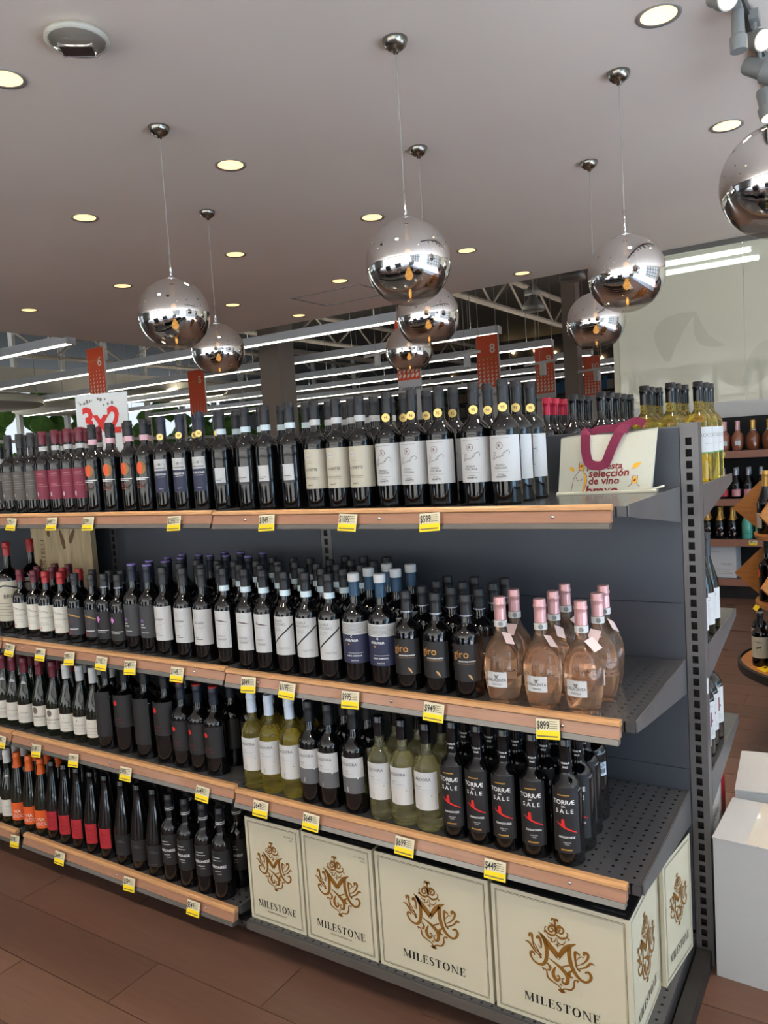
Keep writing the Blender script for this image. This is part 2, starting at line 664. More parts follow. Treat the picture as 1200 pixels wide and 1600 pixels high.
etch = M('etched_film', (196, 194, 176), 0.7, alpha=0.14)
pe = P2()
pe.stroke([(-1.30, 2.35), (-1.28, 2.65), (-1.02, 2.82)], [0.05, 0.28, 0.02], 10)
pe.stroke([(-1.02, 2.82), (-0.95, 2.55), (-0.75, 2.45)], [0.02, 0.12, 0.02], 10)
pe.stroke([(-0.60, 1.95), (-0.35, 2.30), (-0.05, 2.40)], [0.04, 0.3, 0.03], 10)
part('etched_petal', pe.flat((0, 6.752, 0)), etch, gw)
for y, xa, xb, t in ((7.02, -1.36, -0.52, 'upper'), (7.50, -1.45, -0.50, 'lower')):
    t_ = empty('tube_lamp', (0, 0, 0))
    part('tube', B().tube((xa, y, 3.40), (xb, y, 3.40), 0.022, 10), M('tube_glow', (255, 255, 255), emit=(232, 246, 255), es=60), t_)
    part('fixture', B().box(xa - 0.03, xb + 0.03, y - 0.05, y + 0.05, 3.425, CZ - 0.004), white_paper, t_)
    tag(t_, f'white tube lamp behind the milky glass partition, {t} of the two', 'lamp', 'tube lamps behind glass')

# shop-front windows beside the photographer, plus a rear band added for frontal fill
fm = M('window_frame_grey', (70, 72, 74), 0.4, 0.4)
wr = struct('wall_right', B().box(6.0, 6.2, -9, 9, 3.35, 6.6).box(6.0, 6.2, -9, 9, 0, 0.12).box(6.0, 6.2, 5.5, 9, 0.12, 3.35), wall_m)
w2 = empty('window_2')
w2['kind'] = 'structure'
b_ = B()
for i in range(13):
    y = -8.2 + i * 1.14
    b_.box(6.03, 6.13, y - 0.06, y + 0.06, 0.12, 3.35)
for z in (0.95, 1.75, 2.55):
    b_.box(6.03, 6.13, -8.2, 5.5, z - 0.05, z + 0.05)
part('mullion', b_, fm, w2)
wb = struct('wall_front', B().box(-34, 6.2, -8.2, -8.0, 3.35, 6.6).box(-34, -10.1, -8.2, -8.0, 0, 3.35).box(-10.1, 6.2, -8.2, -8.0, 0, 0.12), wall_m)
w3 = empty('window_fill')  # unseen window band, added to let in frontal fill
w3['kind'] = 'structure'
b_ = B()
for i in range(15):
    x = -10.1 + i * 1.15
    b_.box(x - 0.06, x + 0.06, -8.15, -8.05, 0.12, 3.35)
for z in (0.95, 1.75, 2.55):
    b_.box(-10.1, 6.0, -8.15, -8.05, z - 0.03, z + 0.03)
part('mullion', b_, fm, w3)
# dark checkout furniture behind the photographer (only mirrored in the globes)
for k, (x, y) in enumerate(((3.2, -4.2), (-1.2, -5.0), (-4.6, -4.4))):
    c = part('checkout_counter', B().box(x - 0.9, x + 0.9, y - 0.35, y + 0.35, 0, 0.95).box(x - 0.95, x + 0.95, y - 0.4, y + 0.4, 0.95, 0.99).box(x + 0.5, x + 0.7, y - 0.1, y + 0.1, 0.99, 1.4), M('counter_grey', (70, 66, 66), 0.5))
    tag(c, f'dark grey checkout counter behind the photographer, {ORD[k]} from the windows', 'counter', 'checkout counters')

# far-left glazed front of the store with greenery outside; the clerestory band is added for fill
wl = struct('wall_left', B().box(-22.2, -22, -9, 34, 4.2, 4.95).box(-22.2, -22, -9, 34, 6.4, 6.6).box(-22.2, -22, -9, 34, 0, 0.4), wall_m)
w4 = empty('window_4')
w4['kind'] = 'structure'
for i in range(20):
    y = -1 + i * 1.7
    part('mullion', B().box(-22.1, -21.9, y - 0.06, y + 0.06, 0.4, 4.2).box(-22.1, -21.9, y - 0.06, y + 0.06, 4.95, 6.4), M('white_mullion', (206, 206, 202), 0.5), w4)
part('transom', B().box(-22.08, -21.92, -9, 34, 2.6, 2.7), M('white_mullion'), w4)
gb = B()
for i in range(420):
    y = random.uniform(-2, 32.5)
    z = random.uniform(0.2, 5.2) * random.uniform(0.6, 1)
    x = -25.0 + random.uniform(-0.8, 0.8)
    s = random.uniform(0.25, 0.6)
    gb.lathe([(0.01, -s), (s * 0.7, -s * 0.5), (s, 0), (s * 0.7, s * 0.5), (0.01, s)], 6, (x, y, z), cap=False)
hd = part('hedge', gb, M('hedge_green', (104, 148, 70), 0.8, noise=(2, 0.4)), None)
hd['kind'] = 'stuff'
tag(hd, 'green hedge outside the far store windows', 'hedge')

# ------------------------------------------------------------------ far sales floor: columns, light rails, trusses, signs
col_m = M('column_taupe', (128, 116, 106), 0.7)
for n, (x, y, w) in enumerate(((-8.45, 9.0, 0.22), (-4.78, 14.2, 0.15), (-20.3, 9.0, 0.22))):
    struct('column_%d' % (n + 1), B().box(x - w, x + w, y - w, y + w, 0, 6.6), col_m)

house = M('rail_housing', (214, 217, 222), 0.5)
for k, (y, xa, xb) in enumerate(((5.2, -21.5, -9.0), (7.6, -21.5, -4.95), (10.0, -21.5, -4.6), (12.45, -21.5, -4.6), (14.9, -21.5, -4.6), (17.3, -21.5, -4.6), (19.7, -21.5, -2.4))):
    t = empty('light_rail', (0, y, 3.4))
    part('housing', B().prism_x([(-0.07, 0.0), (0.07, 0.0), (0.05, 0.10), (-0.05, 0.10)], xa, xb), house, t)
    part('diffuser', B().box(xa + 0.02, xb - 0.02, -0.032, 0.032, -0.015, -0.001), led_m, t)
    part('uplight_screen', B().box(xa, xb, -0.05, -0.044, 0.10, 0.125).box(xa, xb, 0.044, 0.05, 0.10, 0.125), house, t)  # lips added to screen the uplight strip from below
    part('added_uplight', B().box(xa + 0.02, xb - 0.02, -0.03, 0.03, 0.1005, 0.103), M('uplight_glow', (255, 255, 255), emit=(255, 246, 226), es=16.0), t)  # glowing top strip added to light the roof and trusses
    part('end_cap', B().box(xb, xb + 0.02, -0.075, 0.075, -0.015, 0.11), white_paper, t)
    x = xb - 0.5
    while x > xa:
        part('wire', B().tube((x, 0, 0.1), (x, 0, 3.2), 0.006, 4), M('wire_grey', (110, 110, 110), 0.5), t)
        x -= 2.4
    tag(t, f'long suspended white light rail over the aisles, {ORD[k]} from the wine ceiling', 'light rail', 'suspended aisle light rails')

truss_m = M('truss_paint', (176, 168, 156), 0.6)
for k, (p0, p1, z) in enumerate((((-7.28, 7.2), (-7.28, 31.0), 5.0), ((-2.2, 9.2), (-2.2, 31.0), 5.0), ((-13.5, 7.2), (-13.5, 31.0), 5.0), ((-20, 2), (-20, 31), 5.0))):
    a, b = Vector((*p0, z)), Vector((*p1, z))
    h = Vector((0, 0, 0.75))
    t = empty('roof_truss', (0, 0, 0))
    part('top_chord', B().tube(a + h, b + h, 0.07, 6), truss_m, t)
    part('bottom_chord', B().tube(a, b, 0.07, 6), truss_m, t)
    n = 22
    for i in range(n):
        q0 = a.lerp(b, i / n) + (h if i % 2 else Vector())
        q1 = a.lerp(b, (i + 1) / n) + (Vector() if i % 2 else h)
        part('diagonal', B().tube(q0, q1, 0.03, 5), truss_m, t)
    tag(t, f'taupe steel roof truss with zigzag diagonals, {ORD[k]} counted from the glass partition', 'truss', 'roof trusses')

for k, (x, y, z) in enumerate(((-4.16, 10.44, 3.74), (-3.05, 9.1, 3.84), (-5.9, 15.0, 4.9))):
    t = empty('bell_lamp', (x, y, z))
    part('shade', B().lathe([(0.19, 0), (0.17, 0.10), (0.07, 0.2), (0.05, 0.26)], 16), M('bell_grey', (150, 150, 146), 0.4, 0.3), t, True)
    part('glow', B().lathe([(0.17, 0.01), (0.001, 0.011)], 16), led_m, t)
    part('rod', B().tube((0, 0, 0.25), (0, 0, 6.6 - z), 0.012, 5), truss_m, t)
    tag(t, f'grey bell-shaped high-bay lamp under the roof, {ORD[k]} of three', 'lamp', 'high-bay lamps')

# small warm accent spots against the dark far wall
ab = M('accent_glow', (255, 255, 255), emit=(255, 214, 150), es=14)
for k, (x, z) in enumerate(((-14.2, 6.0), (-13.1, 5.95), (-12.1, 5.7), (-9.9, 5.2), (-11.6, 5.0), (-20.5, 5.2), (-19, 4.6), (-17.6, 5.1), (-15.6, 4.4))):
    o = part('accent_lamp', B().lathe([(0.001, -0.06), (0.07, -0.03), (0.07, 0.03), (0.04, 0.12), (0.001, 0.13)], 10), ab, None, True, (x, 33.735, z))
    tag(o, f'tiny warm accent lamp high on the dark far wall, {ORD[k]} of the row', 'lamp', 'accent lamps on the far wall')

# far shelving with packaged goods
def goods(name, label, x0, x1, y, z0, z1, rows, depth, cols, seed, axis='x'):
    rnd = random.Random(seed)
    t = empty(name)
    fr_ = B()
    for i in range(rows + 1):
        z = z0 + (z1 - z0) * i / rows
        fr_.box(x0, x1, y, y + depth, z - 0.03, z)
    fr_.box(x0, x1, y + depth, y + depth + 0.05, 0, z1 + 0.1)
    part('rack', fr_, M('rack_grey', (80, 78, 76), 0.5), t)
    gs = [B() for _ in cols]
    for i in range(rows):
        z = z0 + (z1 - z0) * i / rows
        hmax = (z1 - z0) / rows - 0.08
        x = x0 + 0.02
        ci = rnd.randrange(len(cols))
        while x < x1 - 0.3:
            w = rnd.uniform(0.12, 0.3)
            if rnd.random() < 0.3:
                ci = rnd.randrange(len(cols))
            gs[ci].box(x, x + w * 0.93, y + 0.03, y + depth * 0.9, z, z + hmax * rnd.uniform(0.6, 1))
            x += w
    for g, c in zip(gs, cols):
        if g.v:
            o = part('packaged_goods', g, M('pack_%d_%d_%d' % c, c, 0.5), t)
            o['kind'] = 'stuff'
    tag(t, label, 'shelving')


goods('wall_rack', 'tall dim wall rack of packaged goods at the far end', -21.5, -4, 30.5, 0.3, 4.3, 6, 0.8, [(70, 66, 60), (92, 86, 76), (40, 92, 128), (58, 80, 64), (110, 84, 60), (60, 60, 66), (130, 126, 116)], 3)
for k, y in enumerate((9.35, 11.3, 13.6, 16.0, 18.4)):
    goods('aisle_rack', f'supermarket aisle rack of packaged goods under the rails, {ORD[k]} row back', -19.6, -6.4, y, 0.15, 2.0, 5, 0.45, [(170, 60, 50), (200, 190, 170), (60, 90, 140), (70, 120, 70), (210, 170, 60), (120, 90, 70)], 20 + k)
for k, (x, y, r, z) in enumerate(((-17.6, 8.6, 1.6, 3.25), (-16.5, 13.4, 1.9, 3.55), (-20.0, 13.0, 1.6, 3.4))):
    o = part('ceiling_disc', B().lathe([(r - 0.1, 0), (r, 0.05), (r, 0.2), (r - 0.1, 0.25)], 40), M('disc_cream', (206, 200, 182), 0.7), None, 'auto', (x, y, z))
    tag(o, f'round cream ceiling disc hanging near the far-left windows, {ORD[k]} of three', 'ceiling panel', 'round ceiling discs')

# aisle signs
def petals(cols, rows, x0, x1, z1, z0):
    p = P2()
    for r in range(rows):
        z = z1 + (z0 - z1) * (r + 0.5) / rows
        s = (0.3 + 0.7 * r / (rows - 1)) * min((x1 - x0) / cols, (z1 - z0) / rows) * 0.52
        for c in range(cols):
            x = x0 + (x1 - x0) * (c + 0.5) / cols
            p.stroke([(x - s * 0.6, z - s), (x, z), (x + s * 0.6, z + s)], [0.1 * s, 1.25 * s, 0.1 * s], 4)
    return p


NUMS = {'8': ('eight', 'before the second rail'), '9': ('nine', 'left of the steel column'), '10': ('ten', 'beside the glass partition'), '7': ('seven', 'partly hidden by the smallest globe'), '6': ('six', 'above the offer placard'), '5': ('five', 'below the left globes')}


def aisle_sign(num, x, y, ztop, w, h, words, p0=0.26, p1=0.58, rot=0.0):
    t = empty('aisle_sign', (x, y, ztop), (0, 0, rot))
    part('board', B().box(-w / 2, w / 2, -0.012, 0.012, -h, 0), white_paper, t)
    part('orange_field', B().box(-w / 2 + 0.004, w / 2 - 0.012, -0.014, -0.012, -h * (p1 + 0.02), -0.004), sign_orange, t)
    part('lettering', P2().text(num, 0.20 if len(num) < 2 else 0.18, w * 0.22, -0.28, bold=0.02).flat((0, -0.016, 0)), sign_pale, t)
    pp_ = part('petal_pattern', petals(5, 7, -w / 2 + 0.01, w / 2 - 0.02, -h * p0, -h * p1).flat((0, -0.0155, 0)), sign_pale, t)
    pp_['kind'] = 'stuff'
    part('gold_line', P2().stroke([(-w / 2 + 0.01, -h * 0.275), (0, -h * 0.262), (w / 2 - 0.02, -h * 0.25)], 0.008).flat((0, -0.0165, 0)), gold_ink, t)
    q = P2()
    for i, s in enumerate(words):
        q.text(s, 0.085, 0, -h * 0.70 - i * 0.12)
    if words:
        part('words', q.flat((0, -0.016, 0)), ink, t)
    for s in (-1, 1):
        part('wire', B().tube((s * w * 0.4, 0, 0), (s * w * 0.4, 0, 6.6 - ztop if y > 6.9 or x < -9.1 else CZ - ztop), 0.004, 4), truss_m, t)
    tag(t, f'hanging orange and white aisle sign numbered {NUMS[num][0]}, {NUMS[num][1]}', 'sign', 'numbered aisle signs')
    return t


aisle_sign('8', -4.56, 9.45, 3.31, 0.38, 1.35, ['Pañal bebé'])
aisle_sign('9', -4.42, 11.55, 3.27, 0.36, 1.35, ['Jabón de baño'])
aisle_sign('10', -4.42, 14.3, 3.31, 0.36, 1.35, [])
aisle_sign('7', -4.75, 7.3, 3.35, 0.36, 1.35, ['Conservas', 'Pastas', 'Chiles'])
aisle_sign('6', -9.45, 5.95, 3.45, 0.40, 0.72, [], 0.45, 1.0)
aisle_sign('5', -11.4, 9.9, 3.55, 0.48, 0.9, [], 0.75, 1.0)

# small hanging track spots over the aisles
for k, (x, y, z) in enumerate(((-6.1, 8.6, 3.12), (-4.45, 8.4, 2.90), (-3.62, 9.2, 2.74), (-3.25, 10.6, 2.68), (-7.2, 6.4, 3.30))):
    t = empty('track_spot', (x, y, z), (0, 0, R(-25)))
    part('track', B().box(-0.33, 0.33, -0.02, 0.02, 0, 0.035), white_paper, t)
    part('spot', B().tube((0.05, 0, -0.17), (0.05, 0, 0.0), 0.05, 12), M('spot_white', (196, 196, 192), 0.5), t)
    part('wire', B().tube((0, 0, 0.03), (0, 0, 6.6 - z if k < 4 else CZ - z), 0.004, 4), truss_m, t)
    tag(t, f'short white hanging track with one spot over the aisles, {ORD[k]} of five', 'spotlight', 'hanging track spots')

# ------------------------------------------------------------------ wine ceiling: downlights, pendants, spots
for k, (x, y, w) in enumerate(((-0.29, 2.05, 'largest, beside the track spotlights'), (-0.24, 3.64, 'just left of the cut-off globe'), (-2.93, 2.06, 'between the left and central globe cables'), (-4.44, 2.09, 'left of the left globe cable'),
                               (-2.87, 3.62, 'just left of the largest globe'), (-2.78, 5.15, 'just right of the largest globe'), (-4.39, 3.65, 'right of the second-left globe cable'), (-6.03, 3.71, 'above and left of the left globe'),
                               (-7.66, 3.71, 'small, low at the left'), (-4.37, 5.26, 'right above the ceiling access panel'), (-2.77, 6.52, 'at the ceiling edge beside the truss'), (-2.96, 0.56, 'cut by the left photo edge'),
                               (-6.0, 5.31, 'small, right of the second-left globe'), (-5.93, 6.5, 'small, at the ceiling edge above the column'),
                               (-1.35, 0.5, 0), (0.3, 0.5, 0), (1.6, 2.0, 0), (1.6, 0.5, 0), (-1.35, -1.2, 0), (0.3, -1.2, 0), (1.8, -1.2, 0), (-3.0, -1.2, 0), (-4.5, 0.5, 0), (-6.0, 2.0, 0))):
    t = empty('downlight', (x, y, CZ))
    part('trim_ring', B().lathe([(0.078, 0.0), (0.098, -0.006), (0.100, 0.0)], 24, cap=False), M('ring_grey', (160, 156, 150), 0.4), t, True)
    part('lens', B().lathe([(0.08, -0.001), (0.001, -0.002)], 20), down_m, t)
    d = bpy.data.lights.new('downlight_beam', 'SPOT')
    d.energy, d.color, d.spot_size, d.spot_blend, d.shadow_soft_size = 60, (1.0, 0.84, 0.62), R(100), 0.7, 0.08
    o = bpy.data.objects.new('downlight_beam', d)
    COL.objects.link(o)
    o.parent = t
    o.location = (0, 0, -0.02)
    tag(t, f'round warm recessed ceiling downlight, {w}' if w else f'round warm recessed ceiling downlight above the photographer, {ORD[k - 14]} outside the frame', 'downlight', 'ceiling downlights')

# chrome globe: half-silvered glass, clear at the very bottom
gm2, nt, out = node_mat('mirrored_globe')
tc = nt.nodes.new('ShaderNodeTexCoord')
sp = nt.nodes.new('ShaderNodeSeparateXYZ')
mr = nt.nodes.new('ShaderNodeMapRange')
mr.inputs[1].default_value, mr.inputs[2].default_value = -0.158, -0.142
mr.inputs[3].default_value, mr.inputs[4].default_value = 0.18, 0.945
gl = nt.nodes.new('ShaderNodeBsdfGlossy')
gl.inputs['Roughness'].default_value = 0.015
gl.inputs[0].default_value = lin((228, 226, 224))
tb = nt.nodes.new('ShaderNodeBsdfTransparent')
tb.inputs[0].default_value = (0.92, 0.90, 0.88, 1)
mx = nt.nodes.new('ShaderNodeMixShader')
nt.links.new(tc.outputs['Object'], sp.inputs[0])
nt.links.new(sp.outputs['Z'], mr.inputs[0])
nt.links.new(mr.outputs[0], mx.inputs[0])
nt.links.new(tb.outputs[0], mx.inputs[1])
nt.links.new(gl.outputs[0], mx.inputs[2])
nt.links.new(mx.outputs[0], out.inputs[0])
nseg = 40
gp = [(0.2 * math.sin(math.pi * i / 28), -0.2 * math.cos(math.pi * i / 28)) for i in range(29)]
gp[0], gp[-1] = (0.0005, -0.2), (0.0005, 0.2)
globe = B().lathe(gp, nseg, cap=False).mesh('globe', gm2, True)
canopy = B().lathe([(0.001, -0.062), (0.012, -0.062), (0.012, -0.05), (0.03, -0.046), (0.05, -0.03), (0.058, -0.008), (0.058, 0)], 24).mesh('canopy', M('brushed_nickel', (150, 146, 138), 0.22, 1.0), True)
bulb = B().lathe([(0.001, -0.022), (0.014, -0.017), (0.021, 0.0), (0.014, 0.017), (0.008, 0.026), (0.008, 0.034)], 16).mesh('bulb', bulb_m, True)
sock = B().lathe([(0.012, 0.10), (0.012, 0.195), (0.03, 0.195), (0.03, 0.206), (0.008, 0.21)], 14).mesh('socket', chrome, True)
rod = B().lathe([(0.006, 0.2), (0.006, 0.33)], 10).mesh('rod', chrome, True)
pend = [(-2.835, 1.39, 2.448, 'left of the three in the nearest row'), (-3.695, 2.61, 2.446, 'left of the pair behind, over the red labels'),
        (-1.327, 1.458, 2.476, 'largest, centred in the nearest row'), (-1.88, 2.636, 2.44, 'just behind the largest central globe'),
        (-2.79, 3.942, 2.439, 'smallest, in front of the sign reading Conservas'), (-0.587, 2.478, 2.453, 'before the glass partition corner'),
        (-1.11, 3.644, 2.402, 'tucked low behind the partition-corner globe'), (0.225, 1.482, 2.485, 'cut off by the frame edge under the track spots')]
for (x, y, z, w) in pend:
    t = empty('pendant_lamp', (x, y, z))
    O('globe', globe, t)
    O('bulb', bulb, t, (0, 0, -0.06))
    O('socket', sock, t)
    O('rod', rod, t)
    O('canopy', canopy, t, (0, 0, CZ - z))
    part('cable', B().tube((0, 0, 0.33), (0, 0, CZ - z - 0.06), 0.0025, 6), M('clear_cable', (170, 164, 156), 0.4), t)
    tag(t, f'mirrored glass globe pendant lamp, {w}', 'pendant lamp', 'mirrored globe pendants')

# round projector lens fixture and the track of spots
t = empty('ceiling_projector', (-2.38, 0.535, CZ), (0, 0, R(40)))
part('base_ring', B().lathe([(0.05, 0), (0.13, -0.012), (0.135, -0.03), (0.12, -0.036)], 32, cap=False), M('ivory_ring', (206, 202, 188), 0.5), t, True)
part('lens', B().lathe([(0.122, -0.034), (0.11, -0.05), (0.07, -0.066), (0.001, -0.07)], 32, cap=False), M('smoked_lens', (172, 168, 158), 0.10, 0.6), t, True)
part('inner_plate', B().box(-0.066, 0.066, -0.040, 0.040, -0.0735, -0.064), M('lens_plate', (88, 78, 76), 0.15, 0.5), t)
part('plate_frame', B().box(-0.072, 0.072, -0.046, -0.040, -0.075, -0.060).box(-0.072, 0.072, 0.040, 0.046, -0.075, -0.060), chrome, t)
tag(t, 'round ceiling fixture with a smoked glass lens and ivory ring', 'ceiling fixture')

t = empty('track_light', (-0.02, 0, 0), (0, 0, R(-1.6)))
part('track', B().box(-0.018, 0.018, 0.9, 3.6, CZ - 0.04, CZ), M('track_dark', (60, 60, 60), 0.4), t)
tag(t, 'dark ceiling track carrying the row of spotlights', 'track')


def spot(x, y, z, dx, dy, dz, L, r, label, glow=True):
    t = empty('track_spotlight', (x, y, z))
    d = Vector((dx, dy, dz)).normalized()
    part('housing', B().path([-d * L * 0.5, -d * L * 0.42, d * L * 0.1, d * L * 0.14, d * L * 0.5], [r * 0.6, r * 0.72, r * 0.78, r, r], 20), lamp_grey, t, 'auto')
    part('bracket', B().tube((0, 0, 0), (0, 0, CZ - 0.02 - z), 0.010, 6).box(-0.02, 0.02, -0.05, 0.05, CZ - z - 0.06, CZ - z - 0.02), lamp_grey, t)
    if glow:
        part('lens', B().path([d * L * 0.5, d * (L * 0.5 + 0.002)], r * 0.86, 20), spot_glow, t)
    tag(t, label, 'spotlight', 'track spotlights')


spot(0.0, 1.81, 3.345, 0.55, -0.6, -0.45, 0.12, 0.046, 'grey track spotlight at the photo top edge, glowing warm')
spot(0.026, 2.12, 3.335, 0.01, 0.01, -1, 0.17, 0.036, 'grey cylinder driver box hanging straight down from the track', False)
spot(0.075, 2.28, 3.345, 0.62, -0.62, -0.45, 0.12, 0.046, 'grey track spotlight turned outward, its round lens fully glowing')
spot(0.070, 2.50, 3.30, 0.85, -0.10, -0.55, 0.16, 0.056, 'grey stepped track spotlight below the outward-turned one')
spot(0.070, 2.76, 3.23, 0.25, -0.1, -1, 0.15, 0.050, 'grey track spotlight pointing down just above the cut-off globe')

# ------------------------------------------------------------------ gondola
Z1, Z2, Z3, Z4, ZD = 1.445, 0.938, 0.540, 0.116, 0.095
BAYS = [(-3.74, -2.50), (-2.49, -1.256), (-1.252, 0.0)]


def shelf_mat():
    m = M('shelf_deck', (84, 84, 87), 0.2, 0.35)
    nt = m.node_tree
    p = nt.nodes['Principled BSDF']
    tc = nt.nodes.new('ShaderNodeTexCoord')
    vm = nt.nodes.new('ShaderNodeVectorMath')
    vm.operation = 'MULTIPLY'
    vm.inputs[1].default_value = (33, 33, 0)
    fr = nt.nodes.new('ShaderNodeVectorMath')
    fr.operation = 'FRACTION'
    sb = nt.nodes.new('ShaderNodeVectorMath')
    sb.operation = 'SUBTRACT'
    sb.inputs[1].default_value = (0.5, 0.5, 0)
    ln = nt.nodes.new('ShaderNodeVectorMath')
    ln.operation = 'LENGTH'
    lt = nt.nodes.new('ShaderNodeMath')
    lt.operation = 'LESS_THAN'
    lt.inputs[1].default_value = 0.13
    mx = nt.nodes.new('ShaderNodeMix')
    mx.data_type = 'RGBA'
    mx.inputs[6].default_value = lin((84, 84, 87))
    mx.inputs[7].default_value = lin((10, 10, 10))
    nt.links.new(tc.outputs['Object'], vm.inputs[0])
    nt.links.new(vm.outputs[0], fr.inputs[0])
    nt.links.new(fr.outputs[0], sb.inputs[0])
    nt.links.new(sb.outputs[0], ln.inputs[0])
    nt.links.new(ln.outputs['Value'], lt.inputs[0])
    nt.links.new(lt.outputs[0], mx.inputs[0])
    nt.links.new(mx.outputs[2], p.inputs['Base Color'])
    return m


deck_m = shelf_mat()
screw = B().lathe([(0.006, 0), (0.005, 0.002), (0.001, 0.003)], 10).mesh('screw', chrome, True)


def shelf(x0, x1, z, label, back=False, lip=True, end=None, drop=0.105):
    """x0..x1 along the gondola, z = top of lip; end = x of the side plate that shows"""
    my = (lambda y: 1.2 - y) if back else (lambda y: y)
    t = empty('shelf', (x0, my(0.0), z))
    d = -1 if back else 1
    xe = x1 if end is None else end

    def q(prof):
        pr = [(d * y, zz) for y, zz in prof]
        return pr if d > 0 else pr[::-1]
    part('deck', B().box(0.005, xe - x0 - 0.005, min(d * 0.012, d * 0.572), max(d * 0.012, d * 0.572), -0.03, -0.006), deck_m, t)
    if lip:
        W = x1 - x0
        part('wood_strip', B().prism_x(q([(0.012, 0.0), (-0.002, 0.0), (-0.008, -0.004), (-0.009, -0.011), (-0.004, -0.014), (0.012, -0.014)]), 0, W), wood_lip, t)
        part('lip_face', B().prism_x(q([(0.010, -0.0145), (-0.005, -0.0145), (-0.0135, -0.041), (0.010, -0.041)]), 0.001, W - 0.001), wood_face, t)
        part('label_rail', B().prism_x(q([(0.006, -0.0415), (-0.0145, -0.0415), (-0.019, -0.054), (-0.0165, -0.056), (0.006, -0.056)]), 0.001, W - 0.003), rail_m, t)
        for fx in (0.11, 0.5, 0.89):
            O('screw', screw, t, (W * fx, d * -0.0095, -0.028), (R(90 + 17) if d > 0 else R(-107), 0, 0))
    for xb in (0.0, xe - x0 - 0.004):
        part('side_bracket', B().prism_x(q([(0.02, -0.002), (0.02, -0.03), (0.10, -0.042), (0.572, -drop), (0.572, -0.002)]), xb, xb + 0.004), steel, t)
    tag(t, label, 'shelf', 'gondola shelves')
    return t


names = ['far-left', 'left', 'right']
for (a, b), n in zip(BAYS, names):
    e = 0.034 if n == 'right' else None
    bayname = {'far-left': 'end bay cut by the frame', 'left': 'bay with red caps and red dots', 'right': 'bay above the cream cartons'}[n]
    shelf(a, b, Z1 if n == 'right' else Z1 + 0.003, f'top wood-lipped metal shelf, {bayname}', end=e)
    shelf(a, b, Z2 + (0 if n == 'right' else 0.004), f'second wood-lipped metal shelf from top, {bayname}', end=e)
    shelf(a, b, Z3 + (0 if n == 'right' else 0.010), f'third wood-lipped metal shelf from top, {bayname}', end=e)
    if n != 'right':
        shelf(a, b - 0.045, Z4, f'lowest wood-lipped metal shelf near floor, {bayname}', drop=0.06)
for z, n in ((1.447, 'top'), (0.968, 'second'), (0.582, 'third')):
    shelf(-1.25, 0.0, z, f'{n} grey metal shelf on the rear side of the gondola', back=True, end=0.086)

for z, n in ((1.447, 'top'), (0.968, 'second'), (0.582, 'third')):
    shelf(-2.49, -1.256, z, f'{n} grey rear shelf of the gondola, middle bay', back=True)
    shelf(-3.74, -2.50, z, f'{n} grey rear shelf of the gondola, bay past the placard', back=True)

gf = empty('slotted_gondola', (0, 0.6, 0))


def upright(x0, w=0.05, y0=-0.024, y1=0.024, z0=0.0, z1=1.622, pitch=0.0335):
    """slotted steel post: slots are real openings in the front and rear faces"""
    b = B()
    s0, s1 = x0 + w * 0.30, x0 + w * 0.64
    for ya, yb in ((y0, y0 + 0.004), (y1 - 0.004, y1)):
        b.box(x0, s0, ya, yb, z0, z1)
        b.box(s1, x0 + w, ya, yb, z0, z1)
        z = z0 + 0.02
        b.box(s0, s1, ya, yb, z0, z)
        while z + pitch < z1 - 0.02:
            b.box(s0, s1, ya, yb, z + pitch * 0.66, z + pitch)
            z += pitch
        b.box(s0, s1, ya, yb, z, z1)
    b.box(x0, x0 + 0.004, y0 + 0.004, y1 - 0.004, z0, z1)
    b.box(x0 + w - 0.004, x0 + w, y0 + 0.004, y1 - 0.004, z0, z1)
    b.box(x0, x0 + w, y0, y1, z1, z1 + 0.003)
    return b


part('upright', upright(0.036), steel, gf)
part('upright', upright(-1.279), steel, gf)
part('upright', upright(-2.52), steel, gf)
part('slot_shade', B().box(0.045, 0.082, -0.004, 0.004, 0.0, 1.62), black_m, gf)  # black strip standing in for the shade behind the slots
for (a, b) in ((-3.8, -2.522), (-2.468, -1.281), (-1.227, 0.034)):
    for s in (-1, 1):
        for za, zb in ((0.10, 0.60), (0.602, 1.10), (1.102, 1.612)):
            part('back_panel', B().box(a, b, s * 0.020 - 0.004, s * 0.020 + 0.004, za, zb), steel_d, gf)
    part('top_rail', B().box(a, b, -0.016, 0.016, 1.585, 1.617), steel, gf)
part('upright', upright(-3.79), steel, gf)
tag(gf, 'dark grey slotted steel gondola frame with back panels', 'shelving')
# base decks and kick plates
gb_ = empty('gondola_plinth', (0, 0.6, 0))
gl_ = empty('gondola_plinth', (0, 0.6, 0))
part('base_deck', B().box(-1.25, 0.034, -0.60, -0.026, ZD - 0.02, ZD - 0.0005), deck_m, gb_)
part('deck_trim', B().box(-1.25, 0.034, -0.606, -0.600, ZD - 0.03, ZD - 0.004), rail_m, gb_)
part('kick_plate', B().box(-1.25, 0.030, -0.53, -0.50, 0.0, ZD - 0.02), kick_m, gb_)
part('end_plinth', B().box(0.012, 0.034, -0.50, -0.026, 0.0, ZD - 0.02), kick_m, gb_)
part('base_foot', B().box(0.040, 0.080, -0.56, -0.03, 0.0, 0.05), kick_m, gb_)
part('base_deck', B().box(-3.74, -1.255, -0.56, -0.026, 0.035, 0.05), deck_m, gl_)
part('kick_plate', B().box(-3.74, -1.255, -0.53, -0.50, 0.0, 0.035), kick_m, gl_)
part('base_deck', B().box(-1.25, 0.034, 0.026, 0.55, ZD - 0.02, ZD - 0.0005), deck_m, gb_)
part('kick_plate', B().box(-1.25, 0.030, 0.46, 0.48, 0.0, ZD - 0.02), kick_m, gb_)
tag(gb_, 'perforated grey gondola base deck carrying the cream cartons', 'shelf base')
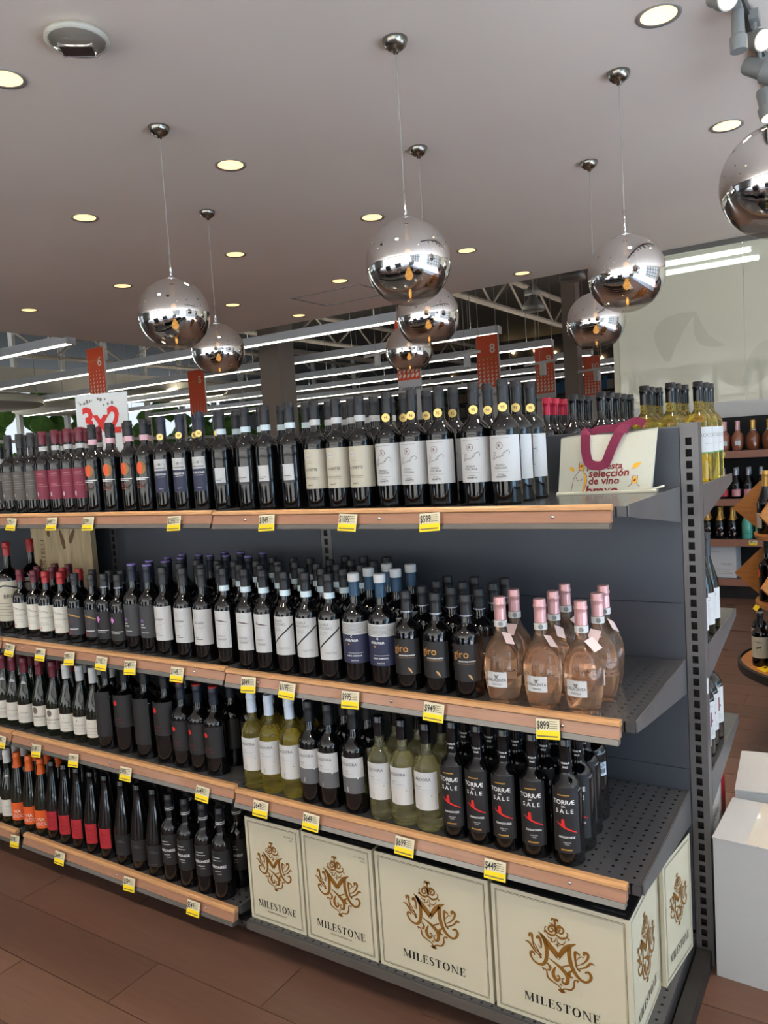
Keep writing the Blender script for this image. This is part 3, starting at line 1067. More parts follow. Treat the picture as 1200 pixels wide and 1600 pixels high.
tag(gl_, 'low dark gondola base under the lowest bottle shelf', 'shelf base')
stk = part('sticker', B().box(0.0862, 0.0866, -0.012, 0.014, 0.83, 0.875), white_paper, gf)

# ------------------------------------------------------------------ price tags on the lips
tagm = B().box(-0.030, 0.030, -0.0008, 0.0008, -0.024, 0.024).mesh('card', tag_white)
tagy = B().box(-0.030, 0.030, -0.0014, -0.0008, -0.024, -0.004).mesh('yellow_band', yellow_m)
fine = P2()
fine.lines(0.004, 0.027, 0.002, 0.018, 4, 0.0016)
fine.rect(-0.027, -0.019, 0.026, -0.0155)
fine_b = fine.flat((0, -0.0018, 0))
fine_me = fine_b.mesh('small_print', M('tag_fine_ink', (120, 112, 70), 0.6))
TAGS = [
    (Z1, 'top shelf', [(-2.324, '$295'), (-2.067, '$449'), (-1.854, '$599'), (-1.414, '$2595'), (-1.018, '$1849'), (-0.724, '$1095'), (-0.464, '$599')]),
    (Z2, 'second shelf', [(-2.424, '$1295'), (-2.22, '$499'), (-2.039, '$995'), (-1.853, '$1195'), (-1.697, '$749'), (-1.462, '$1149'), (-1.143, '$849'), (-0.988, '$1195'), (-0.756, '$995'), (-0.486, '$949'), (-0.17, '$899')]),
    (Z3, 'third shelf', [(-2.553, '$490'), (-2.31, '$1149'), (-2.075, '$1199'), (-1.775, '$995'), (-1.389, '$649'), (-1.133, '$649'), (-0.933, '$649'), (-0.605, '$699'), (-0.332, '$449')]),
    (Z4, 'lowest shelf', [(-2.53, '$598'), (-2.227, '$649'), (-1.812, '$599'), (-1.481, '$549')]),
]
for z, sn, lst in TAGS:
    for i, (x, pr) in enumerate(lst):
        t = empty('price_tag', (x, -0.0225, z - 0.036), (R(-14), R(random.uniform(-5, 3)), 0))
        O('card', tagm, t)
        O('yellow_band', tagy, t)
        O('small_print', fine_me, t)
        part('price_lettering', P2().text(pr, 0.0265, -0.0275, 0.000, 'L', bold=0.014, sx=0.50 if len(pr) > 4 else 0.60).flat((0, -0.0018, 0)), ink, t)
        leg = sn in ('top shelf', 'second shelf', 'third shelf') and x > -1.25
        tag(t, f'yellow and white price tag{" reading " + pr if leg else ""}, {ORD[i]} from left on the {sn}', 'price tag', 'shelf price tags')

# ------------------------------------------------------------------ bottles
def prof_bordeaux(r, H, nr=0.0145):
    s = 0.595 * H
    n = 0.735 * H
    p = [(0.001, 0.004), (r * 0.80, 0.002), (r - 0.003, 0.0), (r - 0.0006, 0.003), (r, 0.008), (r * 1.0, s - 0.02), (r * 0.99, s)]
    for k in range(1, 8):
        t = k / 8
        p.append((nr + (r * 0.99 - nr) * (0.5 + 0.5 * math.cos(math.pi * t)) ** 0.8, s + (n - s) * (t ** 0.9)))
    p += [(nr, n), (nr * 0.97, H - 0.025), (nr * 0.97, H - 0.004), (nr * 0.8, H)]
    return p


def prof_burgundy(r, H, nr=0.0145):
    p = [(0.001, 0.004), (r * 0.8, 0.002), (r - 0.003, 0), (r, 0.006), (r, 0.46 * H)]
    for k in range(1, 10):
        t = k / 10
        p.append((nr + (r - nr) * (1 - (3 * t * t - 2 * t ** 3)) * (1 - 0.12 * math.sin(math.pi * t)), H * (0.46 + 0.34 * t)))
    p += [(nr, 0.80 * H), (nr * 0.97, H - 0.004), (nr * 0.8, H)]
    return p


def prof_flute(r, H, nr=0.0135):
    p = [(0.001, 0.004), (r * 0.8, 0.002), (r - 0.003, 0), (r, 0.006), (r, 0.42 * H)]
    for k in range(1, 10):
        t = k / 10
        p.append((nr + (r - nr) * (1 - t) ** 1.15 * (1 + 0.25 * t), H * (0.42 + 0.46 * t)))
    p += [(nr, 0.88 * H), (nr * 0.97, H - 0.004), (nr * 0.8, H)]
    return p


def prof_belly(r, H, nr=0.0145):
    pts = [(0.001, 0.006), (0.70, 0.0), (0.78, 0.01), (0.84, 0.05), (0.93, 0.14), (0.99, 0.26), (1.0, 0.34), (0.97, 0.42), (0.86, 0.50), (0.66, 0.57), (0.46, 0.615)]
    p = [(max(0.001, a * r), b * H) for a, b in pts]
    p += [(nr * 1.15, 0.665 * H), (nr, 0.71 * H), (nr * 0.97, H - 0.004), (nr * 0.8, H)]
    return p


PROF = {'bordeaux': prof_bordeaux, 'burgundy': prof_burgundy, 'flute': prof_flute, 'belly': prof_belly}


def radius_at(prof, z):
    for (r0, z0), (r1, z1) in zip(prof[3:], prof[4:]):
        if z0 <= z <= z1:
            return r0 + (r1 - r0) * (z - z0) / max(1e-6, z1 - z0)
    return prof[-1][0]


class Kind:
    def __init__(s, desc, shape, r, H, glass, cap, cap_len, labels=(), bands=(), cap_top=None, medal=None, ring=None, tags=False, name='wine_bottle'):
        s.desc, s.H, s.r, s.name = desc, H, r, name
        s.prof = PROF[shape](r, H)
        nseg = 28 if glass in (glass_white, glass_yellow, glass_rose) else 22
        s.body = B().lathe(s.prof, nseg).mesh('glass', glass, 'auto')
        P = []     # (name, mesh, children)
        if cap:
            z0 = H - cap_len
            cp = [(radius_at(s.prof, z0) + 0.0012, z0)]
            for k in range(1, 5):
                z = z0 + (cap_len - 0.022) * k / 4
                cp.append((radius_at(s.prof, z) + 0.0012, z))
            rr = radius_at(s.prof, H - 0.02) + 0.0014
            cp += [(rr + 0.0012, H - 0.0185), (rr + 0.0012, H - 0.014), (rr, H - 0.012), (rr, H - 0.0015), (rr - 0.0015, H + 0.001)]
            if not cap_top:
                cp.append((0.001, H + 0.001))
            P.append(('capsule', B().lathe(cp, 20, cap=False).mesh('capsule', cap, 'auto'), []))
            if cap_top:
                P.append(('capsule_top', B().lathe([(rr + 0.0004, H - 0.004), (rr + 0.0004, H + 0.0005), (rr - 0.001, H + 0.0018), (0.001, H + 0.0018)], 20, cap=False).mesh('capsule_top', cap_top, 'auto'), []))
            if ring:
                P.append(('capsule_ring', B().lathe([(rr + 0.0016, z0 + 0.001), (rr + 0.0016, z0 + 0.005)], 20, cap=False).mesh('capsule_ring', ring, True), []))
        for (z0, z1, m) in bands:
            bp = []
            for k in range(4):
                z = z0 + (z1 - z0) * k / 3
                bp.append((radius_at(s.prof, z) + 0.0024, z))
            P.append(('neck_band', B().lathe(bp, 20, cap=False).mesh('neck_band', m, True), []))
        if medal:
            zc, rad, txt = medal
            rn = radius_at(s.prof, zc) + 0.004
            ch = []
            if txt:
                ch.append(('medal_number', P2().text(txt, rad * 0.9, 0, -rad * 0.32, bold=0.01).flat((0, -rn - 0.0016, zc)).mesh('medal_number', ink)))
            mb = B()
            n = 18
            mb.v = [(rad * math.cos(2 * math.pi * i / n), -rn, zc + rad * math.sin(2 * math.pi * i / n)) for i in range(n)] + [(rad * math.cos(2 * math.pi * i / n), -rn - 0.001, zc + rad * math.sin(2 * math.pi * i / n)) for i in range(n)]
            mb.f = [tuple(range(n, 2 * n))] + [(i, (i + 1) % n, n + (i + 1) % n, n + i) for i in range(n)]
            P.append(('medal', mb.mesh('medal', M('medal_gold', (214, 186, 112), 0.3, 0.5)), ch))
        for L in labels:
            # (name, centre angle deg, width m, z0, z1, material, [(print name, material, P2 about the label centre)])
            nm, a, w, z0, z1, m, prints = L
            rr = radius_at(s.prof, (z0 + z1) / 2) + 0.0007
            a0 = R(a)
            if m:
                p = P2()
                p.rect(-w / 2, z0, w / 2, z1, 0.004)
                me = p.wrap(rr, 0, a0).mesh(nm, m, True)
            ch = []
            for i, (pn, pmat, pp) in enumerate(prints):
                pm_ = pp.wrap(rr + 0.0006 + 0.0002 * i, (z0 + z1) / 2, a0).mesh(pn, pmat)
                if m:
                    ch.append((pn, pm_))
                else:
                    P.append((pn, pm_, []))
            if m:
                P.append((nm, me, ch))
        if tags:
            card = B().box(-0.014, 0.014, -0.0006, 0.0006, -0.036, 0.0)
            P.append(('neck_tag', ('tagcard', card.mesh('neck_tag', M('tag_blush', (226, 200, 196), 0.6))), []))
        s.P = P
        s.count = 0

    def place(s, x, y, z, rot, label, group):
        o = O(s.name, s.body, None, (x, y, z), (0, 0, rot))
        for nm, me, ch in s.P:
            if isinstance(me, tuple):
                zz = 0.665 * s.H
                aa = random.uniform(-0.2, 1.4)
                c = O(nm, me[1], o, (0.020 * math.sin(aa), -0.020 * math.cos(aa), zz), (R(-48), R(random.uniform(-30, 30)), aa))
            else:
                c = O(nm, me, o)
            for n2, m2 in ch:
                O(n2, m2, c)
        tag(o, label, 'bottle', group)
        return o


ROWN = ['front', 'second', 'third', 'fourth', 'fifth']


def row(k, xs, y, z, rows=2, dy=0.083, rot=18, jit=7, stag=0.006, last=None):
    """rows of one kind of bottle; every bottle is told apart by row and place"""
    k.count += 1
    for r in range(rows):
        for i, x in enumerate(xs):
            if last and r >= last[i]:
                continue
            w = (f'{ORD[i]} from left, ' if len(xs) > 1 else '') + ROWN[r] + ' row'
            k.place(x + (random.uniform(-stag, stag) if r else 0), y + r * dy, z, R(rot + random.uniform(-jit, jit)), f'{k.desc}, {w}', k.desc + 's')


def pr(fn):
    p = P2()
    fn(p)
    return p


# --- top shelf
def sig(p):
    p.stroke([(-0.022, -0.010), (-0.019, 0.004), (-0.015, 0.010), (-0.014, 0.004), (-0.020, -0.006), (-0.013, -0.004), (-0.010, -0.001), (-0.008, -0.004), (-0.004, 0.0), (-0.002, -0.003), (0.002, 0.003), (0.004, -0.001), (0.008, 0.007), (0.014, 0.011), (0.020, 0.009), (0.018, 0.002)], 0.0007, 4)
    p.stroke([(0.001, 0.001), (0.008, 0.010), (0.018, 0.013)], 0.0006, 4)


kR = Kind('white-labelled red wine bottle with gold 95 medal', 'bordeaux', 0.0405, 0.328, glass_dark, cap_black, 0.060,
          [('label', 0, 0.098, 0.062, 0.182, white_paper, [
              ('crest_letter', M('plum_ink', (96, 62, 66), 0.6), pr(lambda p: (p.ring(-0.012, 0.033, 0.009, 0.0012), p.text('R', 0.013, -0.012, 0.0285, bold=0.01)))),
              ('signature', ink, pr(sig).moved(lambda a, b: (a * 1.15 - 0.008, b * 1.15 + 0.006))),
              ('lettering', ink, pr(lambda p: (p.text('ROSSO', 0.008, -0.012, -0.020), p.text('TOSCANA', 0.008, -0.012, -0.0275), p.text('POGGIO', 0.0045, -0.010, -0.043), p.text('BONETTI', 0.0065, -0.010, -0.050, bold=0.02)))),
              ('fine_print', grey_ink, pr(lambda p: (p.rect(-0.036, 0.0525, 0.014, 0.0535), p.rect(-0.034, -0.0345, 0.012, -0.0338))))])],
          medal=(0.255, 0.0122, '95'))
kCream = Kind('cream-labelled red wine bottle with white neck band', 'bordeaux', 0.039, 0.326, glass_dark, cap_black, 0.055,
              [('label', 0, 0.092, 0.060, 0.180, cream_paper, [
                  ('window_patch', white_paper, pr(lambda p: p.rect(-0.035, 0.030, -0.020, 0.046))),
                  ('lettering', ink, pr(lambda p: (p.disc(-0.031, 0.037, 0.0015, 8), p.disc(-0.024, 0.037, 0.0015, 8), p.text('le OVETTE', 0.012, -0.018, -0.006, sx=0.8), p.text('CHIANTI CLASSICO', 0.0052, -0.018, -0.028), p.text('BONETTI', 0.005, -0.022, -0.050, bold=0.02)))),
                  ('fine_print', grey_ink, pr(lambda p: (p.rect(-0.036, -0.0325, 0.004, -0.0318), p.rect(-0.034, 0.018, -0.014, 0.0187))))])],
              bands=[(0.252, 0.270, white_paper)])
kSquare = Kind('dark wine bottle with small square white label', 'bordeaux', 0.038, 0.330, glass_dark, cap_black, 0.064,
               [('label', -4, 0.038, 0.090, 0.140, white_paper, [('fine_print', ink, pr(lambda p: (p.rect(-0.016, -0.012, 0.010, -0.0105), p.rect(-0.016, -0.016, 0.004, -0.015))))]),
                ('foot_label', -4, 0.038, 0.082, 0.0895, lab_char, [])],
               bands=[(0.250, 0.268, band_blue)])
kNavy = Kind('dark wine bottle with landscape label and gold medal', 'bordeaux', 0.038, 0.332, glass_dark, cap_navy, 0.070,
             [('picture_label', -6, 0.050, 0.142, 0.182, white_paper, [('sketch', grey_ink, pr(lambda p: (p.stroke([(-0.022, -0.006), (-0.010, 0.002), (0.0, -0.002), (0.012, 0.004), (0.022, -0.002)], 0.001), p.rect(-0.004, -0.002, 0.004, 0.006), p.rect(-0.022, -0.014, 0.022, -0.010))))]),
              ('label', -6, 0.050, 0.066, 0.1415, lab_navy, [('lettering', white_ink, pr(lambda p: (p.text('ORDONE', 0.010, 0, 0.022, bold=0.02), p.rect(-0.014, 0.016, 0.016, 0.017), p.text('SALENTO', 0.004, 0, -0.026))))])],
             medal=(0.260, 0.0118, '99'))
kDisc = Kind('dark wine bottle with orange disc and pink neck band', 'bordeaux', 0.0385, 0.330, glass_dark, cap_black, 0.052,
             [('print', -14, 0.08, 0.05, 0.20, None, [
                 ('gold_disc', M('disc_gold', (150, 110, 60), 0.5), pr(lambda p: p.disc(0.004, 0.032, 0.018, 22, 0.024))),
                 ('orange_disc', orange_m, pr(lambda p: p.disc(-0.002, 0.032, 0.0125, 18, 0.022))),
                 ('white_line', white_ink, pr(lambda p: (p.rect(-0.026, -0.006, 0.030, -0.0025), p.rect(-0.026, -0.011, 0.018, -0.0085)))),
                 ('lettering', M('rust_ink', (150, 70, 46), 0.5), pr(lambda p: (p.text('PRIMITIVO', 0.008, -0.004, -0.024), p.text('MANDURIA', 0.007, -0.004, -0.033), p.rect(-0.02, -0.040, 0.012, -0.038))))])],
             bands=[(0.255, 0.275, band_pink)])
kRed = Kind('red wine bottle with burgundy label and burgundy capsule', 'bordeaux', 0.037, 0.326, glass_dark, cap_burg, 0.052,
            [('label', 0, 0.088, 0.056, 0.172, lab_burg, [('lettering', M('rose_ink', (206, 150, 150), 0.5), pr(lambda p: (p.text('CHIANTI', 0.008, -0.01, 0.040), p.rect(-0.030, 0.034, 0.012, 0.0345), p.text('CASTELLO', 0.006, -0.01, 0.0), p.rect(-0.030, -0.006, 0.02, -0.005)))),
                                                         ('seal', white_paper, pr(lambda p: p.rect(-0.030, -0.046, -0.022, -0.030)))])],
            bands=[(0.248, 0.266, white_paper)])
kGrey = Kind('red wine bottle with mottled grey label, dark capsule', 'bordeaux', 0.037, 0.326, glass_dark, cap_grey, 0.056,
             [('label', 0, 0.088, 0.056, 0.172, grey_paper, [('lettering', M('pale_grey_ink', (160, 154, 148), 0.6), pr(lambda p: (p.text('RISERVA', 0.008, -0.01, 0.040), p.rect(-0.030, 0.034, 0.012, 0.0345), p.lines(-0.03, 0.02, 0.02, -0.01, 4, 0.0008)))),
                                                            ('seal', white_paper, pr(lambda p: p.rect(-0.028, -0.044, -0.022, -0.032)))])])
kSmall = Kind('slim dark wine bottle with black label at frame edge', 'bordeaux', 0.034, 0.285, glass_dark, cap_black, 0.05,
              [('label', 0, 0.07, 0.04, 0.14, lab_black, [('lettering', white_ink, pr(lambda p: p.text('NERO', 0.008, 0, -0.04)))])], bands=[(0.21, 0.23, white_paper)])
zb = Z1 - 0.006
Y1 = 0.135
row(kSmall, [-2.611], Y1, zb, 1)
row(kGrey, [-2.546, -2.464, -2.385], Y1, zb, 2, rot=34)
row(kRed, [-2.308, -2.225, -2.145, -2.071], Y1, zb, 2, rot=32)
row(kDisc, [-1.996, -1.895, -1.788, -1.705], Y1, zb, 2, rot=26)
row(kNavy, [-1.612, -1.518, -1.422], Y1, zb, 2, rot=24)
row(kSquare, [-1.327, -1.217, -1.132, -1.031], Y1, zb, 2, rot=20)
row(kCream, [-0.937, -0.855, -0.770], Y1 + 0.005, zb, 3, rot=30, jit=3)
row(kR, [-0.676, -0.593, -0.507, -0.401, -0.316], Y1 + 0.01, zb, 3, 0.092, rot=16, jit=4, stag=0.004, last=[2, 2, 2, 2, 3])

# --- second shelf
zb = Z2 - 0.006
kMag = Kind('magnum wine bottle with cream label and red capsule', 'bordeaux', 0.052, 0.385, glass_dark, cap_red, 0.058,
            [('label', 0, 0.12, 0.055, 0.225, cream_paper, [('lettering', ink, pr(lambda p: (p.text('BRUT', 0.024, 0.022, 0.012), p.stroke([(-0.04, 0.055), (0, 0.066), (0.05, 0.052)], 0.006), p.lines(-0.04, 0.05, -0.01, -0.06, 5, 0.0012))))])])
kIv = Kind('small wine bottle with ivory label and red capsule', 'bordeaux', 0.037, 0.272, glass_dark, cap_red, 0.046,
           [('label', -6, 0.078, 0.034, 0.138, M('ivory_paper', (214, 212, 200), 0.6), [('lettering', grey_ink, pr(lambda p: (p.stroke([(-0.030, 0.034), (-0.006, 0.030), (0.024, 0.020)], 0.002), p.stroke([(-0.030, 0.027), (-0.006, 0.025), (0.012, 0.020)], 0.0012), p.text('VENTISQUERO', 0.008, 0.006, 0.0), p.lines(-0.03, 0.02, -0.018, -0.026, 2, 0.001)))),
                                                             ('seal', M('seal_pink', (206, 150, 146), 0.6), pr(lambda p: p.disc(-0.024, -0.040, 0.0065)))])])
kIvB = Kind('small wine bottle with ivory label and burgundy capsule', 'bordeaux', 0.037, 0.272, glass_dark, cap_burg, 0.048, [])
kIvB.P += kIv.P[1:]
kGold = Kind('dark wine bottle with charcoal label and gold stroke', 'bordeaux', 0.037, 0.270, glass_dark, cap_grey, 0.045,
             [('label', -6, 0.078, 0.034, 0.140, lab_char, [('gold_stroke', gold_ink, pr(lambda p: p.stroke([(-0.030, 0.030), (-0.006, 0.026), (0.022, 0.016)], [0.003, 0.005, 0.003]))),
                                                           ('lettering', white_ink, pr(lambda p: p.rect(-0.024, -0.030, 0.014, -0.027))),
                                                           ('seal', M('seal_red', (132, 52, 52), 0.6), pr(lambda p: (p.disc(-0.022, -0.042, 0.008), p.rect(-0.028, 0.000, 0.0, 0.002))))])])
kDia = Kind('black-labelled wine bottle with violet diamond', 'bordeaux', 0.037, 0.276, glass_dark, cap_grey, 0.05,
            [('label', -4, 0.078, 0.036, 0.140, lab_black, [('diamond', violet_m, pr(lambda p: p.poly([(-0.026, 0.024), (-0.016, 0.036), (-0.006, 0.024), (-0.016, 0.010)]))),
                                                           ('lines', white_ink, pr(lambda p: (p.rect(-0.028, -0.020, 0.026, -0.0175), p.rect(-0.028, -0.026, 0.014, -0.0252))))])], ring=cap_silver)
kPur = Kind('charcoal-labelled wine bottle with purple-topped capsule', 'bordeaux', 0.038, 0.318, glass_dark, cap_navy, 0.062,
            [('label', -6, 0.080, 0.060, 0.176, lab_char, [('violet_bar', M('violet_bar', (122, 96, 160), 0.5), pr(lambda p: p.rect(-0.026, -0.002, -0.012, 0.008))),
                                                          ('lettering', white_ink, pr(lambda p: (p.rect(-0.026, -0.012, -0.010, -0.0095), p.rect(-0.026, -0.022, -0.004, -0.019), p.rect(-0.026, -0.040, 0.006, -0.0385))))])], cap_top=purple_cap)
kCam = Kind('white-labelled wine bottle with small sketched figure', 'bordeaux', 0.038, 0.312, glass_dark, cap_grey, 0.06,
            [('label', -2, 0.080, 0.060, 0.180, white_paper, [('lettering', ink, pr(lambda p: (p.text('SanCamillo', 0.011, -0.008, 0.012, sx=0.8), p.rect(-0.03, -0.036, -0.010, -0.0348), p.rect(-0.03, -0.042, 0.004, -0.0405)))),
                                                             ('sketch', grey_ink, pr(lambda p: (p.stroke([(-0.026, 0.030), (-0.022, 0.042), (-0.014, 0.044), (-0.012, 0.030), (-0.018, 0.036)], 0.0009), p.stroke([(-0.016, -0.006), (-0.006, 0.0), (0.0, -0.004), (0.014, 0.004)], 0.0008))))])])
kPos = Kind('white-labelled wine bottle with thin dark swoosh', 'bordeaux', 0.0375, 0.318, glass_dark, cap_black, 0.058,
            [('label', -8, 0.062, 0.062, 0.184, white_paper, [('swoosh', M('plum_swoosh', (70, 46, 56), 0.5), pr(lambda p: (p.stroke([(-0.022, 0.030), (0.0, 0.0285), (0.022, 0.024)], [0.0005, 0.004, 0.0006]), p.stroke([(-0.014, 0.036), (-0.016, 0.032), (-0.008, 0.028)], 0.0012)))),
                                                              ('lettering', grey_ink, pr(lambda p: (p.text('POSOLI', 0.009, -0.004, -0.024, bold=0.01), p.lines(-0.016, 0.020, -0.030, -0.037, 3, 0.0014), p.rect(-0.02, 0.018, 0.014, 0.019))))])],
            bands=[(0.246, 0.264, band_blue)])
kCas = Kind('white-labelled wine bottle with black diagonal stripe', 'bordeaux', 0.0385, 0.314, glass_dark, cap_black, 0.056,
            [('label', -4, 0.076, 0.062, 0.182, white_paper, [('stripe', ink, pr(lambda p: p.stroke([(-0.036, -0.028), (0.0, 0.004), (0.037, 0.036)], 0.0045))),
                                                              ('lettering', grey_ink, pr(lambda p: (p.text('CASALE', 0.011, -0.034, 0.043, 'L', bold=0.01), p.text('VECCHIO', 0.011, -0.034, 0.032, 'L', bold=0.01), p.lines(-0.034, 0.002, 0.024, 0.016, 3, 0.0008), p.text('FANTINI', 0.010, 0.004, -0.042, 'C'))))])],
            bands=[(0.242, 0.260, band_blue)])
kChi = Kind('navy-labelled wine bottle with white-topped teal capsule', 'bordeaux', 0.041, 0.318, glass_dark, cap_teal, 0.064,
            [('collar_label', 0, 0.116, 0.146, 0.182, white_paper, [('fine_print', grey_ink, pr(lambda p: p.lines(-0.052, 0.052, 0.013, -0.013, 8, 0.0014, False)))]),
             ('label', 0, 0.110, 0.062, 0.1458, lab_navy, [('lettering', white_ink, pr(lambda p: (p.text('chiaman', 0.013, -0.008, 0.022, bold=0.01), p.text('c', 0.014, -0.006, 0.034, bold=0.01), p.text('NERO DI MARCA', 0.006, 0.0, -0.022, bold=0.02), p.rect(-0.020, -0.012, 0.026, -0.0112), p.text('FANTINI', 0.006, 0.0, -0.036)))),
                                                            ('gold_grapes', gold_ink, pr(lambda p: p.disc(-0.016, 0.014, 0.003)))])],
            cap_top=None)
kGiro = Kind('black-labelled wine bottle with copper lowercase lettering', 'bordeaux', 0.040, 0.272, glass_dark, cap_black, 0.052,
             [('label', -2, 0.090, 0.046, 0.146, lab_black, [('copper_lettering', M('copper_ink', (206, 146, 76), 0.4), pr(lambda p: (p.text('giro', 0.030, -0.014, 0.014), p.rect(-0.024, -0.002, 0.026, -0.0014)))),
                                                             ('lettering', white_ink, pr(lambda p: p.text('sangiovese-merlot', 0.0065, 0.004, 0.003, bold=0.03))),
                                                             ('leaf', M('leaf_copper', (196, 150, 100), 0.5), pr(lambda p: p.stroke([(0.006, -0.030), (0.012, -0.036), (0.018, -0.046)], [0.001, 0.006, 0.001])))])],
             bands=[(0.216, 0.2195, cap_silver)])
def wing(p):
    for i in range(3):
        w = 0.006 - 0.0015 * i
        p.stroke([(-w, 0.012 - i * 0.003), (0, 0.010 - i * 0.003), (w, 0.012 - i * 0.003)], 0.0016, 3)


kRose = Kind('pink-capped rosé bottle with small white label', 'belly', 0.0485, 0.272, glass_rose, cap_pink, 0.058,
             [('label', -8, 0.054, 0.046, 0.086, white_paper, [('lettering', ink, pr(lambda p: (p.text('CALALENTA', 0.0105, 0, -0.004, sx=0.85), p.text('FANTINI', 0.0065, 0, -0.014)))), ('wing_mark', ink, pr(wing))])],
             bands=[(0.196, 0.213, M('band_silver', (206, 204, 200), 0.4))], tags=True, name='rose_wine_bottle')
kRose.P.append(('rating_seal', B().tube((0.004, -0.0172, 0.2045), (0.004, -0.0182, 0.2045), 0.0065, 14).mesh('rating_seal', M('seal_grey', (130, 132, 134), 0.4)), []))
row(kMag, [-2.613], 0.12, zb, 2, 0.11, rot=36)
row(kIvB, [-2.508, -2.411], 0.105, zb, 3, rot=32)
row(kIv, [-2.325, -2.226], 0.10, zb, 2, rot=32)
row(kGold, [-2.129, -2.024], 0.095, zb, 2, rot=30)
row(kDia, [-1.938, -1.859], 0.085, zb, 2, rot=28)
row(kPur, [-1.776, -1.693], 0.085, zb, 4, rot=28)
row(kCam, [-1.602, -1.503, -1.411], 0.075, zb, 3, rot=24)
kPur2 = Kind('purple-topped wine bottle behind the sketched-figure bottles', 'bordeaux', 0.038, 0.318, glass_dark, cap_navy, 0.062, [], cap_top=purple_cap)
row(kPur2, [-1.625, -1.54, -1.43], 0.33, zb, 2, rot=0)
row(kPos, [-1.300, -1.206, -1.129], 0.065, zb, 4, rot=22)
row(kCas, [-1.042, -0.959, -0.871], 0.065, zb, 5, rot=20)
# white-topped teal capsules
kChi.P.append(('capsule_top', B().lathe([(0.0172, kChi.H - 0.022), (0.0176, kChi.H), (0.015, kChi.H + 0.0022), (0.001, kChi.H + 0.0022)], 20, cap=False).mesh('capsule_top', white_paper, 'auto'), []))
row(kChi, [-0.780, -0.689], 0.067, zb, 3, 0.088, rot=18, jit=4)
row(kGiro, [-0.605, -0.512, -0.420], 0.067, zb, 4, 0.085, rot=14, jit=5)
row(kRose, [-0.318, -0.209, -0.104], 0.062, zb, 3, 0.105, rot=6, jit=5, stag=0.01, last=[2, 3, 3])

# --- third shelf
zb = Z3 - 0.004
glab = M('burgundy_label_paper', (206, 202, 192), 0.6)
kBg = Kind('sloping red wine bottle with oval neck label', 'burgundy', 0.039, 0.302, glass_olive, cap_burg, 0.062,
           [('label', 0, 0.088, 0.036, 0.112, glab, [('lettering', grey_ink, pr(lambda p: (p.text('Bourgogne', 0.010, -0.006, 0.002), p.lines(-0.03, 0.02, -0.010, -0.022, 3, 0.001))))])])
kBg.P.append(('neck_label', P2().disc(0, 0, 0.011, 14, 0.013).wrap(0.0235, 0.195, R(-4)).mesh('neck_label', white_paper), []))
kCr = Kind('sloping bottle with round crest label, burgundy capsule', 'burgundy', 0.039, 0.304, glass_olive, cap_burg, 0.062,
           [('label', 0, 0.090, 0.036, 0.120, glab, [('crest', M('crest_brown', (104, 92, 84), 0.6), pr(lambda p: (p.disc(-0.012, 0.024, 0.012, 16, 0.014),))),
                                                    ('lettering', ink, pr(lambda p: (p.text('BOURGOGNE', 0.010, 0.000, -0.006, bold=0.01), p.text('PINOT NOIR', 0.006, -0.002, -0.018))))])])
kWc = Kind('sloping wine bottle with white capsule and white label', 'burgundy', 0.039, 0.304, glass_olive, cap_white, 0.058,
           [('label', 0, 0.088, 0.040, 0.110, glab, [('lettering', grey_ink, pr(lambda p: (p.text('Bourgogne', 0.009, -0.002, 0.000), p.lines(-0.028, 0.02, -0.012, -0.022, 2, 0.001), p.disc(-0.012, 0.020, 0.003))))])])
kDot = Kind('wide black bottle with charcoal label and red dot', 'bordeaux', 0.046, 0.335, glass_dark, cap_black, 0.065,
            [('label', -10, 0.096, 0.110, 0.230, lab_black, [('red_dot', red_m, pr(lambda p: p.disc(-0.022, 0.030, 0.0095))), ('lettering', M('dim_red', (120, 46, 42), 0.5), pr(lambda p: (p.text('cantele', 0.011, -0.014, -0.032), p.rect(-0.026, -0.042, 0.014, -0.0405))))])])
kBk = Kind('wide black bottle showing its plain dark back label', 'bordeaux', 0.047, 0.340, glass_dark, cap_black, 0.065,
           [('back_label', -16, 0.074, 0.060, 0.230, lab_black, [])])
kDs = Kind('slimmer black bottle with red dot and red-topped capsule', 'bordeaux', 0.0395, 0.306, glass_dark, cap_navy, 0.062,
           [('label', -6, 0.090, 0.070, 0.176, lab_black, [('red_dot', red_m, pr(lambda p: p.disc(-0.022, 0.024, 0.0085))), ('lettering', M('dim_red', (120, 46, 42), 0.5), pr(lambda p: (p.text('cantele', 0.010, -0.014, -0.024), p.rect(-0.026, -0.034, 0.010, -0.0328))))])], cap_top=cap_red)
row(kBg, [-2.655, -2.583, -2.501], 0.078, zb, 2, rot=34)
row(kCr, [-2.396, -2.304], 0.078, zb, 2, rot=32)
row(kWc, [-2.218, -2.131, -2.050], 0.078, zb, 2, rot=30)
row(kBk, [-1.972], 0.078, zb, 2, 0.1, rot=30, jit=2)
row(kDot, [-1.864], 0.078, zb, 2, 0.1, rot=28, jit=2)
kBk.desc = 'wide black bottle with plain back label between red dots'
row(kBk, [-1.754], 0.078, zb, 2, 0.1, rot=28, jit=2)
kDot.desc = 'wide black red-dot bottle beside the slimmer red-topped bottles'
row(kDot, [-1.646], 0.078, zb, 2, 0.1, rot=26, jit=2)
row(kDs, [-1.556, -1.474, -1.397], 0.07, zb, 3, rot=24)
kDs.desc = 'slimmer black red-dot bottle beside the shelf joint'
row(kDs, [-1.312], 0.16, zb, 2, rot=26)

zb = Z3 - 0.006


